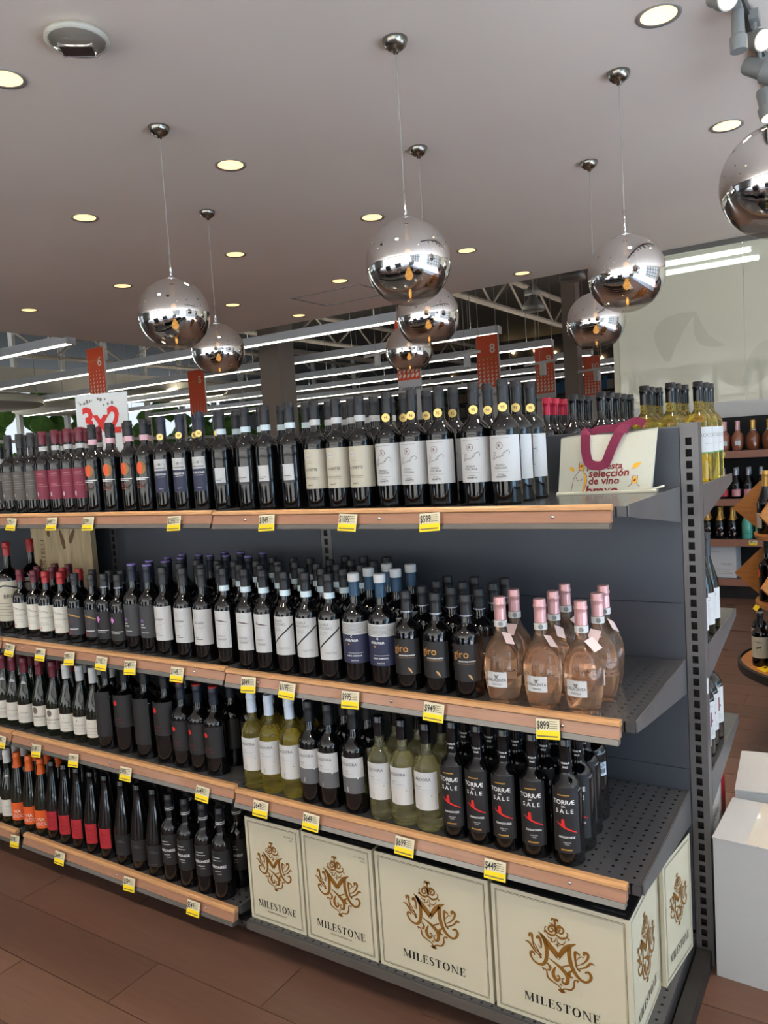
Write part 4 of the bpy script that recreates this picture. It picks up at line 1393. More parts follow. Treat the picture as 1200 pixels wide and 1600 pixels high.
def caldora(name, glass, cap, caplen, low, H, **kw):
    return Kind(name, 'bordeaux', 0.0385, H, glass, cap, caplen,
                [('label', -4, 0.080, 0.112, 0.172, white_paper, [('lettering', ink, pr(lambda p: (p.text('CALDORA', 0.0125, -0.008, 0.006, sx=0.95), p.rect(-0.030, -0.012, -0.010, -0.011), p.rect(-0.030, -0.019, 0.012, -0.0185))))]),
                 ('lower_label', -4, 0.080, 0.064, 0.1118, low, [('star', white_ink if low is lab_mid else ink, pr(lambda p: p.poly([(0.020, 0.027), (0.0225, 0.0235), (0.020, 0.020), (0.0175, 0.0235)]) if low is lab_mid else p.disc(0.020, 0.018, 0.0014, 8))),
                                                                 ('mark', white_ink if low is lab_mid else grey_ink, pr(lambda p: p.rect(-0.014, -0.018, -0.0125, -0.004)))])], **kw)


kCw = caldora('golden white wine bottle with pale blue capsule', glass_yellow, cap_pale, 0.064, lab_light, 0.312)
kCr2 = caldora('dark bottle with white-over-grey label, black capsule', glass_dark, cap_black, 0.062, lab_mid, 0.312)
kCg = caldora('pale green white wine bottle with black screwcap', glass_white, cap_gloss, 0.056, lab_light, 0.300)
kTor = Kind('black wine bottle with red hut mark, white lettering', 'bordeaux', 0.0395, 0.318, glass_dark, cap_gloss, 0.085,
            [('label', -4, 0.072, 0.036, 0.205, lab_black, [('lettering', white_ink, pr(lambda p: (p.text('TORRÆ', 0.016, -0.004, 0.042, bold=0.015), p.text('DEL', 0.006, -0.004, 0.034, bold=0.02), p.text('S A L E', 0.0155, -0.002, 0.019, bold=0.015), p.text('SANGIOVESE', 0.0072, 0.002, -0.045, bold=0.02), p.text('RUBICONE', 0.004, 0.002, -0.058), p.text('ITALIA', 0.004, 0.002, -0.063)))),
                                                            ('red_mark', red_m, pr(lambda p: (p.stroke([(-0.024, -0.005), (-0.006, -0.016), (0.028, -0.030)], [0.001, 0.0045, 0.002]), p.poly([(-0.012, -0.014), (-0.010, 0.004), (-0.004, 0.004), (-0.001, -0.018)])))),
                                                            ('gold_bar', gold_ink, pr(lambda p: (p.rect(-0.018, 0.064, 0.012, 0.067), p.rect(-0.014, -0.077, 0.014, -0.0735))))])])
ctx = P2()
for a in (-0.030, 0.0, 0.030):
    ctx.text('TORRÆ', 0.0065, a, 0.014, bold=0.02)
    ctx.text('SALE', 0.0065, a, 0.004, bold=0.02)
kTor.P.append(('capsule_lettering', ctx.wrap(0.0166, 0.242).mesh('capsule_lettering', white_ink), []))
row(kCw, [-1.228 + 0.012, -1.142, -1.057], 0.060, zb, 2, 0.09, rot=20, jit=3)
row(kCr2, [-0.979, -0.905, -0.814], 0.060, zb, 2, 0.085, rot=18, jit=5)
row(kCg, [-0.721, -0.644, -0.565], 0.060, zb, 2, 0.09, rot=15, jit=4)
row(kTor, [-0.480, -0.404, -0.328, -0.248, -0.160], 0.060, zb, 3, 0.085, rot=12, jit=4)
kTorB = Kind('black wine bottle turned to show a barcode back label', 'bordeaux', 0.0395, 0.318, glass_dark, cap_gloss, 0.085,
             [('back_label', 0, 0.034, 0.130, 0.168, M('blue_white_paper', (196, 206, 220), 0.5), [('barcode', ink, pr(lambda p: [p.rect(-0.012 + i * 0.002, -0.012, -0.012 + i * 0.002 + (0.0012 if i % 3 else 0.0006), 0.002) for i in range(12)])), ('fine_print', ink, pr(lambda p: p.lines(-0.015, 0.015, 0.016, 0.006, 4, 0.0012)))])])
row(kTorB, [-0.172], 0.315, zb, 1, rot=52, jit=0)

# --- lowest shelf, left bay
zb = Z4 - 0.006
kGw = Kind('green sloping wine bottle with white capsule, white label', 'burgundy', 0.0385, 0.315, glass_olive, cap_white, 0.055,
           [('label', 0, 0.084, 0.036, 0.108, glab, [('lettering', grey_ink, pr(lambda p: (p.text('Chablis', 0.009, 0, 0.004), p.lines(-0.024, 0.024, -0.010, -0.02, 2, 0.001))))])])
kGw.P.append(('neck_label', P2().disc(0, 0, 0.010, 14, 0.012).wrap(0.0235, 0.20, R(-4)).mesh('neck_label', white_paper), []))
kOr = Kind('orange-capped tall wine bottle with orange label', 'flute', 0.0385, 0.315, glass_olive, cap_orange, 0.062,
           [('label', -4, 0.066, 0.034, 0.110, lab_orange, [('lettering', white_ink, pr(lambda p: (p.text('VIA', 0.020, 0.000, -0.006), p.text('LOCO', 0.020, 0.000, -0.026))))])])
kRl = Kind('tall dark flute bottle with small red label', 'flute', 0.0385, 0.318, glass_dark, cap_gloss, 0.052,
           [('label', -8, 0.050, 0.044, 0.122, lab_red, [('lettering', M('deep_red_ink', (90, 20, 28), 0.5), pr(lambda p: (p.text('Rojo', 0.012, 0, 0.012), p.ring(0, -0.012, 0.010, 0.0016))))])])
kBl = Kind('tall dark flute bottle with black label', 'flute', 0.0385, 0.315, glass_dark, cap_gloss, 0.052,
           [('label', -2, 0.080, 0.038, 0.118, lab_black, [('lettering', grey_ink, pr(lambda p: (p.rect(-0.024, 0.012, 0.016, 0.0128), p.text('NEGRO', 0.006, -0.006, 0.016), p.rect(-0.02, -0.03, 0.006, -0.0294))))])])
kVe = Kind('black-labelled bottle with white stripes around the capsule', 'bordeaux', 0.037, 0.312, glass_dark, cap_black, 0.060,
           [('label', -4, 0.080, 0.066, 0.176, lab_black, [('lettering', white_ink, pr(lambda p: (p.text('VERONESE', 0.0125, -0.006, -0.006, bold=0.02), p.rect(-0.026, 0.030, 0.004, 0.0318), p.rect(-0.026, 0.020, 0.010, 0.0216), p.rect(-0.02, -0.018, 0.006, -0.0165), p.text('ROSSO', 0.005, 0.0, -0.028))))])],
           bands=[(0.258, 0.2605, white_ink), (0.264, 0.2665, white_ink)])
row(kGw, [-2.726, -2.661], 0.055, zb, 2, rot=36)
row(kOr, [-2.586, -2.500, -2.418], 0.055, zb, 2, rot=34)
row(kRl, [-2.340, -2.258, -2.178, -2.091, -2.005], 0.055, zb, 2, rot=30, jit=8)
row(kBl, [-1.910, -1.819, -1.733], 0.055, zb, 2, rot=28)
row(kVe, [-1.650, -1.568, -1.480, -1.398], 0.055, zb, 2, rot=26, jit=9)

# bottles of the neighbouring bay, which runs on past the photo edge
for k_, n_, y_, z_, x_, rt in ((kGrey, 9, Y1, Z1 - 0.003, -3.62, 34), (kMag, 7, 0.12, Z2 - 0.002, -3.60, 34), (kBg, 9, 0.08, Z3 + 0.004, -3.62, 34), (kGw, 8, 0.06, Z4 - 0.006, -3.62, 34)):
    for i in range(n_):
        k_.place(x_ + 0.102 * i * (1.25 if k_ is kMag else 1), y_, z_, R(rt + random.uniform(-6, 6)), f'{k_.desc}, {ORD[i]} beyond photo edge', k_.desc + 's')

# --- rear side of the gondola
zb = 1.447 - 0.006
kBr = Kind('dark wine bottle with crimson capsule, gondola rear side', 'bordeaux', 0.037, 0.298, glass_dark, cap_crim, 0.055)
kBb = Kind('dark wine bottle with glossy black capsule, gondola rear', 'bordeaux', 0.038, 0.300, glass_dark, cap_gloss, 0.058)
kRo = Kind('golden white wine bottle with white label, gondola rear', 'bordeaux', 0.0385, 0.312, glass_yellow, cap_gloss, 0.060,
           [('label', 0, 0.074, 0.088, 0.170, white_paper, [('lettering', grey_ink, pr(lambda p: (p.text('ROCCA', 0.016, 0, 0.010), p.rect(-0.014, -0.012, 0.014, -0.0112)))), ('green_edge', green_m, pr(lambda p: p.rect(-0.037, -0.041, 0.037, -0.037)))])])


def column(k, x, ys, z, where, rot=R(150)):
    for i, y in enumerate(ys):
        k.place(x + random.uniform(-0.003, 0.003), y, z, rot + random.uniform(-0.06, 0.06), f'{k.desc}, {ORD[i]} back{where}', k.desc + 's')


column(kBr, -0.400, [0.70, 0.775, 0.85], zb, ' in its column')
column(kBb, -0.312, [0.70, 0.775, 0.85], zb, ' beside crimson caps')
column(kBb, -0.215, [0.69, 0.77, 0.85, 0.93, 1.01], zb, ' beside golden bottles')
column(kRo, -0.108, [0.79, 0.875, 0.96], zb, ', inner column')
column(kRo, -0.022, [0.76, 0.85, 0.945], zb, ', middle column')
column(kRo, 0.044, [0.84, 0.93, 1.015], zb, ', end column', rot=R(52))
zb = 0.968 - 0.006
kOl = Kind('olive flute bottle with white label beside the post', 'burgundy', 0.0385, 0.31, glass_olive, cap_black, 0.075,
           [('label', 0, 0.060, 0.035, 0.135, white_paper, [('lettering', grey_ink, pr(lambda p: (p.text('RO', 0.018, -0.006, 0.026), p.rect(-0.016, 0.0, 0.012, 0.001))))])])
column(kOl, 0.040, [0.70, 0.79, 0.88], zb, ' in its column', rot=R(48))
zb = 0.582 - 0.006
k4 = Kind('dark bottle with white label lettered 4, gondola rear', 'bordeaux', 0.039, 0.31, glass_dark, cap_black, 0.06,
          [('label', 0, 0.076, 0.060, 0.180, white_paper, [('numeral', M('mauve_ink', (128, 76, 86), 0.6), pr(lambda p: p.text('4', 0.062, -0.006, -0.018, bold=0.02))), ('lettering', grey_ink, pr(lambda p: (p.text('crianza', 0.007, 0, 0.044), p.lines(-0.02, 0.02, -0.032, -0.044, 3, 0.001))))])])
column(k4, 0.034, [0.69, 0.77, 0.85, 0.93], zb, ' in its column', rot=R(50))

# ------------------------------------------------------------------ cartons with the scrolled M emblem
def emblem():
    p = P2()

    def n(pts):
        return [((x - 460) / 320.0, -((y - 0.27 * (x - 460)) - 930) / 320.0) for x, y in pts]

    def s(pts, ws):
        p.stroke(n(pts), [w * 1.3 / 320.0 for w in ws], 5)

    def spiral(cx, cy, r0, turns, a0, w, sgn):
        pts, ws = [], []
        for i in range(13):
            t = i / 12
            a = a0 + sgn * turns * 2 * math.pi * t
            r = r0 * (1 - 0.8 * t)
            pts.append((cx + r * math.cos(a), cy + r * math.sin(a)))
            ws.append(w * (1 - 0.5 * t))
        s(pts, ws)
    s([(278, 712), (318, 760), (345, 840), (345, 930), (325, 990), (285, 1010), (230, 985), (195, 935), (195, 900), (222, 900), (232, 925)], [6, 22, 28, 26, 24, 18, 14, 16, 18, 14, 8])
    s([(300, 735), (370, 830), (455, 935)], [22, 40, 40])
    s([(455, 940), (500, 882), (550, 842), (622, 818)], [26, 34, 30, 4])
    s([(560, 845), (557, 930), (575, 1020), (615, 1095), (670, 1145), (720, 1145), (745, 1105), (725, 1065), (690, 1068)], [30, 30, 28, 24, 18, 16, 22, 18, 10])
    s([(348, 800), (372, 850), (450, 955), (480, 925), (545, 862)], [3, 4, 5, 4, 3])
    s([(145, 795), (185, 812), (230, 880), (300, 950)], [4, 15, 12, 4])
    s([(188, 760), (190, 735), (212, 738), (218, 790), (235, 860), (305, 925)], [10, 18, 20, 14, 10, 4])
    s([(255, 775), (275, 758), (295, 800), (296, 860), (268, 830)], [12, 22, 18, 8, 4])
    s([(225, 800), (262, 870), (290, 940), (275, 945)], [4, 9, 14, 8])
    s([(780, 1000), (745, 985), (700, 1020), (620, 1040)], [4, 16, 12, 4])
    s([(690, 920), (692, 893), (722, 905), (722, 940), (680, 985), (605, 1012)], [12, 18, 22, 16, 10, 4])
    s([(655, 915), (635, 900), (612, 890), (608, 950), (622, 1030), (650, 1055)], [14, 12, 20, 16, 12, 16])
    s([(620, 960), (655, 930), (690, 935)], [4, 8, 4])
    s([(437, 735), (438, 660), (436, 598)], [6, 12, 22])
    s([(405, 612), (412, 594), (436, 605), (462, 606), (460, 625)], [10, 12, 18, 12, 10])
    spiral(402, 690, 42, 1.4, 0.6, 17, -1)
    spiral(486, 706, 42, 1.4, 2.6, 17, 1)
    s([(440, 735), (398, 742), (350, 712), (340, 680), (352, 662)], [10, 16, 12, 8, 8])
    s([(330, 712), (345, 700), (362, 706)], [14, 8, 3])
    s([(440, 735), (480, 768), (535, 765), (552, 735), (540, 722)], [10, 16, 12, 8, 8])
    s([(565, 788), (548, 768), (530, 766)], [14, 8, 3])
    s([(385, 630), (415, 645), (432, 672)], [3, 9, 4])
    s([(495, 662), (465, 658), (444, 680)], [3, 9, 4])
    s([(352, 735), (375, 765), (402, 772), (392, 795), (425, 800), (440, 765)], [3, 8, 10, 8, 8, 3])
    s([(445, 765), (460, 810), (488, 825), (512, 818), (530, 790)], [3, 8, 8, 8, 3])
    for cx, cy, r in ((452, 832, 30), (468, 1185, 22)):
        c = n([(cx, cy)])[0]
        k = r / 320
        q = []
        for i in range(8):
            a = math.pi / 4 * i
            rr = k if i % 2 == 0 else k * 0.28
            q.append((c[0] + rr * math.cos(a), c[1] + rr * math.sin(a)))
        p.poly(q)
    s([(365, 950), (420, 990), (478, 1040), (528, 1100), (525, 1165), (490, 1172), (480, 1135), (500, 1125)], [6, 14, 26, 30, 24, 14, 10, 6])
    s([(472, 1028), (548, 1008)], [10, 10])
    s([(345, 988), (372, 1030), (360, 1058), (345, 1050)], [6, 20, 14, 6])
    s([(425, 1025), (398, 1085), (425, 1145), (458, 1130), (448, 1102), (432, 1112)], [8, 26, 22, 14, 10, 6])
    s([(582, 1055), (548, 1075), (560, 1112), (582, 1112)], [6, 20, 16, 6])
    s([(300, 1048), (318, 1045), (338, 1065), (350, 1125), (400, 1165), (455, 1205), (470, 1250)], [22, 12, 10, 14, 10, 8, 12])
    s([(470, 1250), (495, 1222), (560, 1225), (588, 1190), (590, 1150), (612, 1138), (630, 1152)], [12, 10, 12, 14, 10, 10, 22])
    s([(440, 1228), (468, 1240), (502, 1254)], [10, 26, 12])
    return p


EMB = emblem()
MIL = serif_word('MILESTONE', 1.0)
black_top = M('carton_black_top', (22, 21, 22), 0.5)


def face_print(par, o, ux, W, Hh, off, url):
    """border lines, emblem and lettering on one upright carton face; o = lower left corner"""
    o, ux = Vector(o), Vector(ux)
    nrm = Vector((ux.y, -ux.x, 0))
    p = P2()
    for m_, w in ((0.011, 0.0013), (0.0145, 0.0007)):
        p.rect(m_, m_, W - m_, m_ + w)
        p.rect(m_, Hh - m_ - w, W - m_, Hh - m_)
        p.rect(m_, m_ + w, m_ + w, Hh - m_ - w)
        p.rect(W - m_ - w, m_ + w, W - m_, Hh - m_ - w)
    part('border_lines', p.flat(o + nrm * 0.0008, ux), M('border_brown', (74, 56, 34), 0.5), par)
    k = min(0.092, W * 0.335)
    e = P2().add([(W / 2 + a * k, Hh * 0.575 + b * k * 1.04) for a, b in EMB.v], EMB.f)
    part('emblem', e.flat(o + nrm * 0.0012, ux), brown_gold, par)
    h = 0.0235
    wd = max(v[0] for v in MIL.v) * 2 * h
    sx = min(1.0, W * 0.68 / wd)
    q = P2().add([(W / 2 + a * h * sx, 0.050 + b * h) for a, b in MIL.v], MIL.f)
    part('lettering', q.flat(o + nrm * 0.0010, ux), ink, par)
    if url:
        part('small_print', P2().text('MILESTONEWINES.COM', 0.0075, W / 2, 0.036).text('12 x 750 ML', 0.008, W - 0.024, Hh - 0.036, 'R').text('9.0 L', 0.008, W - 0.024, Hh - 0.046, 'R').flat(o + nrm * 0.0010, ux), M('umber_ink', (84, 66, 40), 0.6), par)


def milestone(x0, y0, w, d, h, rot, label, front=True, side=False, url=False):
    t = empty('wine_carton', (x0, y0, ZD), (0, 0, rot))
    b = B()
    # body with slightly bulging walls
    n = 4
    ring = []
    for zz, k in ((0, 0), (0.04, 0.001), (h * 0.5, 0.0028), (h - 0.02, 0.001), (h, 0)):
        lp = []
        for i in range(n):
            lp.append((w * i / n, 0, zz, 0, 0))
        for i in range(n):
            lp.append((w, d * i / n, zz, 0, 0))
        for i in range(n):
            lp.append((w - w * i / n, d, zz, 0, 0))
        for i in range(n):
            lp.append((0, d - d * i / n, zz, 0, 0))
        ring.append([(p[0], p[1], zz) for p in lp])
    N = 4 * n
    for lp in ring:
        b.v += lp
    for k in range(len(ring) - 1):
        for i in range(N):
            j = (i + 1) % N
            b.f.append((k * N + i, k * N + j, (k + 1) * N + j, (k + 1) * N + i))
    b.f.append(tuple(reversed(range(N))))
    part('carton_body', b, carton_cream, t)
    part('black_lid', B().box(0.003, w - 0.003, 0.003, d - 0.003, h - 0.001, h + 0.002), black_top, t)
    part('lid_lettering', P2().text('HANDLE WITH CARE', 0.009, w - 0.012, 0.012, 'R').flat((0, 0, h + 0.0026), (1, 0, 0), (0, 1, 0)), grey_ink, t)
    if front:
        face_print(t, (0, 0, 0), (1, 0, 0), w, h, 0, url)
    if side:
        face_print(t, (w, 0, 0), (0, 1, 0), d, h, 0, False)
    tag(t, label, 'carton', 'cream emblem cartons')
    return t


milestone(-1.246, 0.018, 0.226, 0.34, 0.345, R(0.4), 'cream emblem wine carton, first from left, beside black stripe-capped bottles', url=True)
milestone(-1.012, 0.020, 0.264, 0.35, 0.345, R(-0.6), 'cream emblem wine carton, second from left under the white wines', url=True)
milestone(-0.738, 0.018, 0.362, 0.265, 0.347, 0, 'wide cream emblem wine carton, third from left in the row')
milestone(-0.366, 0.016, 0.364, 0.268, 0.346, R(-0.3), 'wide cream emblem wine carton at the gondola corner', side=True)
milestone(-0.330, 0.335, 0.346, 0.215, 0.346, R(-7.5), 'cream emblem wine carton behind the corner carton, beside slotted post', front=True, side=True)

# ------------------------------------------------------------------ pine crate on the second shelf
t = empty('wine_crate', (-2.905, 0.43, Z2 - 0.006), (0, 0, R(4)))
for i in range(3):
    part('plank', B().box(0.133 * i + 0.001, 0.133 * (i + 1) - 0.001, 0, 0.012, 0, 0.42), pine_m, t)
part('side', B().box(0.399, 0.405, 0, 0.028, 0, 0.42), pine_m, t)
part('side', B().box(-0.006, 0, 0, 0.028, 0, 0.42), pine_m, t)
part('lettering', P2().text('BERTELLI', 0.042, 0, 0).flat((0.085, -0.0008, 0.27), (0, 0, 1), (-1, 0, 0)), M('burnt_ink', (112, 92, 66), 0.7), t)
for kn in (P2().disc(0.05, 0.24, 0.012, 12, 0.02), P2().disc(0.12, 0.385, 0.011, 12, 0.02), P2().stroke([(0.20, 0.40), (0.215, 0.35), (0.225, 0.31)], [0.01, 0.026, 0.016]), P2().stroke([(0.30, 0.40), (0.275, 0.36), (0.265, 0.335)], [0.012, 0.026, 0.012])):
    part('wood_knot', kn.flat((0, -0.0006, 0)), M('knot_brown', (128, 92, 60), 0.7), t)
tag(t, 'pale pine wine crate with knots standing behind the ivory-label bottles', 'crate')

# ------------------------------------------------------------------ cream tote bag on the top shelf
t = empty('tote_bag', (-0.272, 0.392, Z1 - 0.0055), (0, 0, R(9)))
W = 0.262
cols, rows_ = 14, 8
b = B()


def bag_front(u, v):
    x = 0.004 + u * (W - 0.008) + (0.012 * v * (u - 0.1))
    y = 0.012 + 0.022 * v + 0.004 * math.sin(u * 9 + v * 3) * v - 0.010 * math.sin(math.pi * v) * math.sin(math.pi * u)
    z = 0.004 + v * (0.158 + 0.010 * u) + 0.003 * math.sin(u * 7) * v
    return (x + 0.012 * v, y, z)


def bag_back(u, v):
    x, y, z = bag_front(u, v)
    return (x, 0.092 - 0.030 * v, z + 0.004 * v)


for fn in (bag_front, bag_back):
    n0 = len(b.v)
    for j in range(rows_ + 1):
        for i in range(cols + 1):
            b.v.append(fn(i / cols, j / rows_))
    for j in range(rows_):
        for i in range(cols):
            a = n0 + j * (cols + 1) + i
            q = (a, a + 1, a + cols + 2, a + cols + 1)
            b.f.append(q if fn is bag_front else q[::-1])
M_ = (cols + 1) * (rows_ + 1)
for j in range(rows_):
    a = j * (cols + 1)
    b.f.append((a, a + cols + 1, M_ + a + cols + 1, M_ + a))
    a += cols
    b.f.append((M_ + a, M_ + a + cols + 1, a + cols + 1, a))
for i in range(cols):
    b.f.append((i + 1, i, M_ + i, M_ + i + 1))
part('bag_body', b, bag_fabric, t, 'auto')
fold = B().prism_x([(0.0, 0.0), (0.10, 0.0), (0.10, 0.006), (0.012, 0.008), (0.0, 0.005)], 0.0, W + 0.012)
part('folded_hem', fold, bag_fabric, t)


def on_bag(p):
    q = B()
    for u, v in p.v:
        uu, vv = (u - 0.004) / (W - 0.008), (v - 0.004) / 0.163
        x, y, z = bag_front(uu, vv)
        q.v.append((x, y - 0.0012, z))
    q.f = list(p.f)
    return q


def clip_low(p, v0):
    q = P2()
    q.v = [(a, max(b, v0)) for a, b in p.v]
    q.f = list(p.f)
    return q


wt = P2().text('¡Por esta', 0.0265, 0.130, 0.070, bold=0.022, shear=0.08).text('selección', 0.0295, 0.142, 0.0485, bold=0.026, shear=0.08).text('de vino', 0.0285, 0.130, 0.0275, bold=0.022, shear=0.08)
wt2 = clip_low(P2().text('bravo', 0.0385, 0.126, -0.003, bold=0.030, shear=0.08), 0.008)
part('slogan_lettering', on_bag(wt), bag_print, t)
part('slogan_cut_line', on_bag(wt2), bag_print, t)
bl = P2()
bl.stroke([(0.040, 0.010), (0.044, 0.030), (0.047, 0.048), (0.058, 0.062), (0.060, 0.068)], 0.0014)
bl.stroke([(0.073, 0.068), (0.075, 0.062), (0.083, 0.050), (0.082, 0.030), (0.076, 0.008)], 0.0014)
bl.stroke([(0.060, 0.068), (0.061, 0.090), (0.074, 0.091), (0.073, 0.068), (0.060, 0.068)], 0.0013, smooth=False)
bl.stroke([(0.055, 0.043), (0.060, 0.039), (0.067, 0.040), (0.072, 0.045)], 0.0013)
bl.disc(0.0535, 0.047, 0.0014, 8).disc(0.073, 0.049, 0.0014, 8)
bl.stroke([(0.196, 0.016), (0.206, 0.024), (0.207, 0.046), (0.220, 0.047), (0.220, 0.024), (0.228, 0.016)], 0.0014, smooth=False)
bl.stroke([(0.064, 0.076), (0.068, 0.081), (0.070, 0.083)], [0.001, 0.005, 0.001])
bl.stroke([(0.209, 0.031), (0.213, 0.034), (0.217, 0.038)], [0.001, 0.005, 0.001])
part('bottle_drawing', on_bag(bl), bag_print, t)
yl = P2()
yl.poly([(0.061, 0.069), (0.072, 0.069), (0.073, 0.086), (0.062, 0.086)])
yl.poly([(0.207, 0.026), (0.219, 0.026), (0.219, 0.044), (0.208, 0.044)])
yl.stroke([(0.072, 0.062), (0.079, 0.050), (0.078, 0.030), (0.073, 0.008)], [0.002, 0.005, 0.005, 0.004])
yl.stroke([(0.033, 0.079), (0.040, 0.074), (0.047, 0.066)], [0.001, 0.011, 0.001])
yl.stroke([(0.203, 0.066), (0.213, 0.075), (0.226, 0.082)], [0.001, 0.014, 0.002])
part('yellow_print', on_bag(yl), bag_yellow, t)


def strap(pts, w, name):
    """flat webbing: ribbon that hangs over the front of the bag"""
    q = smooth_pts([(p[0], p[1], p[2]) for p in pts], 6)
    bb = B()
    for i, p in enumerate(q):
        a, c = Vector(q[max(i - 1, 0)]), Vector(q[min(i + 1, len(q) - 1)])
        d = (c - a).normalized()
        side = d.cross(Vector((0, -1, 0.25)))
        side = side.normalized() * w / 2 if side.length > 1e-4 else Vector((0, 0, w / 2))
        for k in (-1, 1):
            for dy in (0, 0.0016):
                v = Vector(p) + side * k
                bb.v.append((v.x, v.y - 0.0012 + dy, v.z))
    for i in range(len(q) - 1):
        a = 4 * i
        c = a + 4
        bb.f += [(a, a + 2, c + 2, c), (a + 1, c + 1, c + 3, a + 3), (a, c, c + 1, a + 1), (a + 2, a + 3, c + 3, c + 2)]
    part(name, bb, burg_fabric, t, 'auto')


strap([(0.096, 0.040, 0.170), (0.088, 0.022, 0.178), (0.088, 0.012, 0.160), (0.088, 0.007, 0.122), (0.096, 0.004, 0.090), (0.118, 0.003, 0.080), (0.140, 0.005, 0.086), (0.156, 0.008, 0.120), (0.176, 0.014, 0.162), (0.190, 0.026, 0.180), (0.204, 0.036, 0.178)], 0.026, 'handle')
strap([(0.098, 0.044, 0.172), (0.12, 0.046, 0.182), (0.165, 0.050, 0.184), (0.20, 0.060, 0.192), (0.225, 0.062, 0.200), (0.245, 0.058, 0.188)], 0.022, 'handle')
fl_ = B().path([(W - 0.03, 0.010, 0.006), (W + 0.012, 0.014, 0.010), (W + 0.03, 0.03, 0.014), (W + 0.024, 0.05, 0.008)], [0.0025, 0.003, 0.003, 0.0025], 6)
part('hem_curl', fl_, bag_fabric, t, True)
tag(t, 'cream fabric tote bag with burgundy handles and a red Spanish slogan', 'bag')

# ------------------------------------------------------------------ 3x2 offer placard on the gondola's rear top shelf
t = empty('offer_placard', (-3.05, 1.0, 1.617), (0, R(1.5), R(8)))
part('card', B().box(-0.185, 0.185, -0.003, 0.003, 0.035, 0.395), M('placard_white', (214, 222, 228), 0.5), t)
part('lettering', P2().text('3x2', 0.195, -0.005, 0.185, bold=0.035, sx=0.95).flat((0, -0.004, 0)), red_m, t)
dd = P2()
for i, (x, z) in enumerate(((-0.15, 0.30), (-0.12, 0.305), (-0.10, 0.315), (-0.08, 0.318), (-0.02, 0.325), (0.0, 0.32), (0.02, 0.29), (0.05, 0.295), (0.08, 0.30), (0.03, 0.32))):
    dd.disc(x, z, 0.006 + 0.002 * (i % 3), 8)
dd.stroke([(-0.17, 0.315), (-0.12, 0.30), (-0.06, 0.318)], 0.003)
part('grey_ornament', dd.flat((0, -0.004, 0.042)), grey_ink, t)
part('stem', B().box(0.07, 0.10, -0.012, -0.004, -0.17, 0.10).box(0.03, 0.14, -0.05, 0.05, -0.176, -0.168), white_paper, t)
tag(t, 'white offer placard reading 3x2 in red above the burgundy-capsule bottles', 'sign')

# ------------------------------------------------------------------ white cartons on the floor beside the post
def plain_carton(x0, y0, w, d, h, rot, label, z0=0.0, flap=0.0, sm=0.5):
    t = empty('shipping_carton', (x0, y0, z0), (0, 0, rot))
    part('carton_body', B().box(0, w, 0, d, 0, h - 0.006), carton_white, t)
    part('top_flap', B().add([(-0.002, -0.002, h - 0.006), (w * (sm - 0.005), -0.002, h - 0.006 + flap), (w * (sm - 0.005), d + 0.002, h - 0.006 + flap), (-0.002, d + 0.002, h - 0.006),
                              (-0.002, -0.002, h - 0.001), (w * (sm - 0.005), -0.002, h - 0.001 + flap), (w * (sm - 0.005), d + 0.002, h - 0.001 + flap), (-0.002, d + 0.002, h - 0.001)],
                             [(0, 3, 2, 1), (4, 5, 6, 7), (0, 1, 5, 4), (1, 2, 6, 5), (2, 3, 7, 6), (3, 0, 4, 7)]), carton_white, t)
    part('top_flap', B().box(w * (sm + 0.005), w + 0.002, -0.002, d + 0.002, h - 0.006, h - 0.001), carton_white, t)
    part('packing_tape', B().box(w * (sm - 0.08), w * (sm + 0.08), 0.0, d, h - 0.001 + flap, h - 0.0003 + flap), M('clear_tape', (206, 200, 188), 0.12, coat=1.0), t)
    tag(t, label, 'carton', 'white cartons on the floor')
    return t


plain_carton(0.098, 0.540, 0.40, 0.285, 0.425, R(-3), 'white taped shipping carton standing in front, beside the gondola post', sm=0.30)
plain_carton(0.112, 0.875, 0.42, 0.34, 0.43, R(4), 'white shipping carton behind the taped one', flap=0.008)
# Bodegas Lozano carton under the rear shelves
t = empty('wine_carton', (-0.29, 0.665, ZD + 0.001))
part('carton_body', B().box(0, 0.35, 0, 0.33, 0, 0.35), M('rear_carton_white', (206, 206, 206), 0.6), t)
part('red_edge', B().box(0.3505, 0.3515, 0.262, 0.331, 0.0, 0.3505).box(0.20, 0.3515, 0.3305, 0.3315, 0.0, 0.3505), M('rear_carton_red', (168, 28, 44), 0.5), t)
part('lettering', P2().text('BODEGAS', 0.036, 0.13, 0.255, sx=0.9).text('LOZANO', 0.036, 0.13, 0.195, sx=0.9).lines(0.05, 0.21, 0.15, 0.12, 3, 0.002).flat((0.3510, 0, 0), (0, 1, 0), (0, 0, 1)), ink, t)
tag(t, 'white wine carton with red edge under the rear shelves', 'carton')

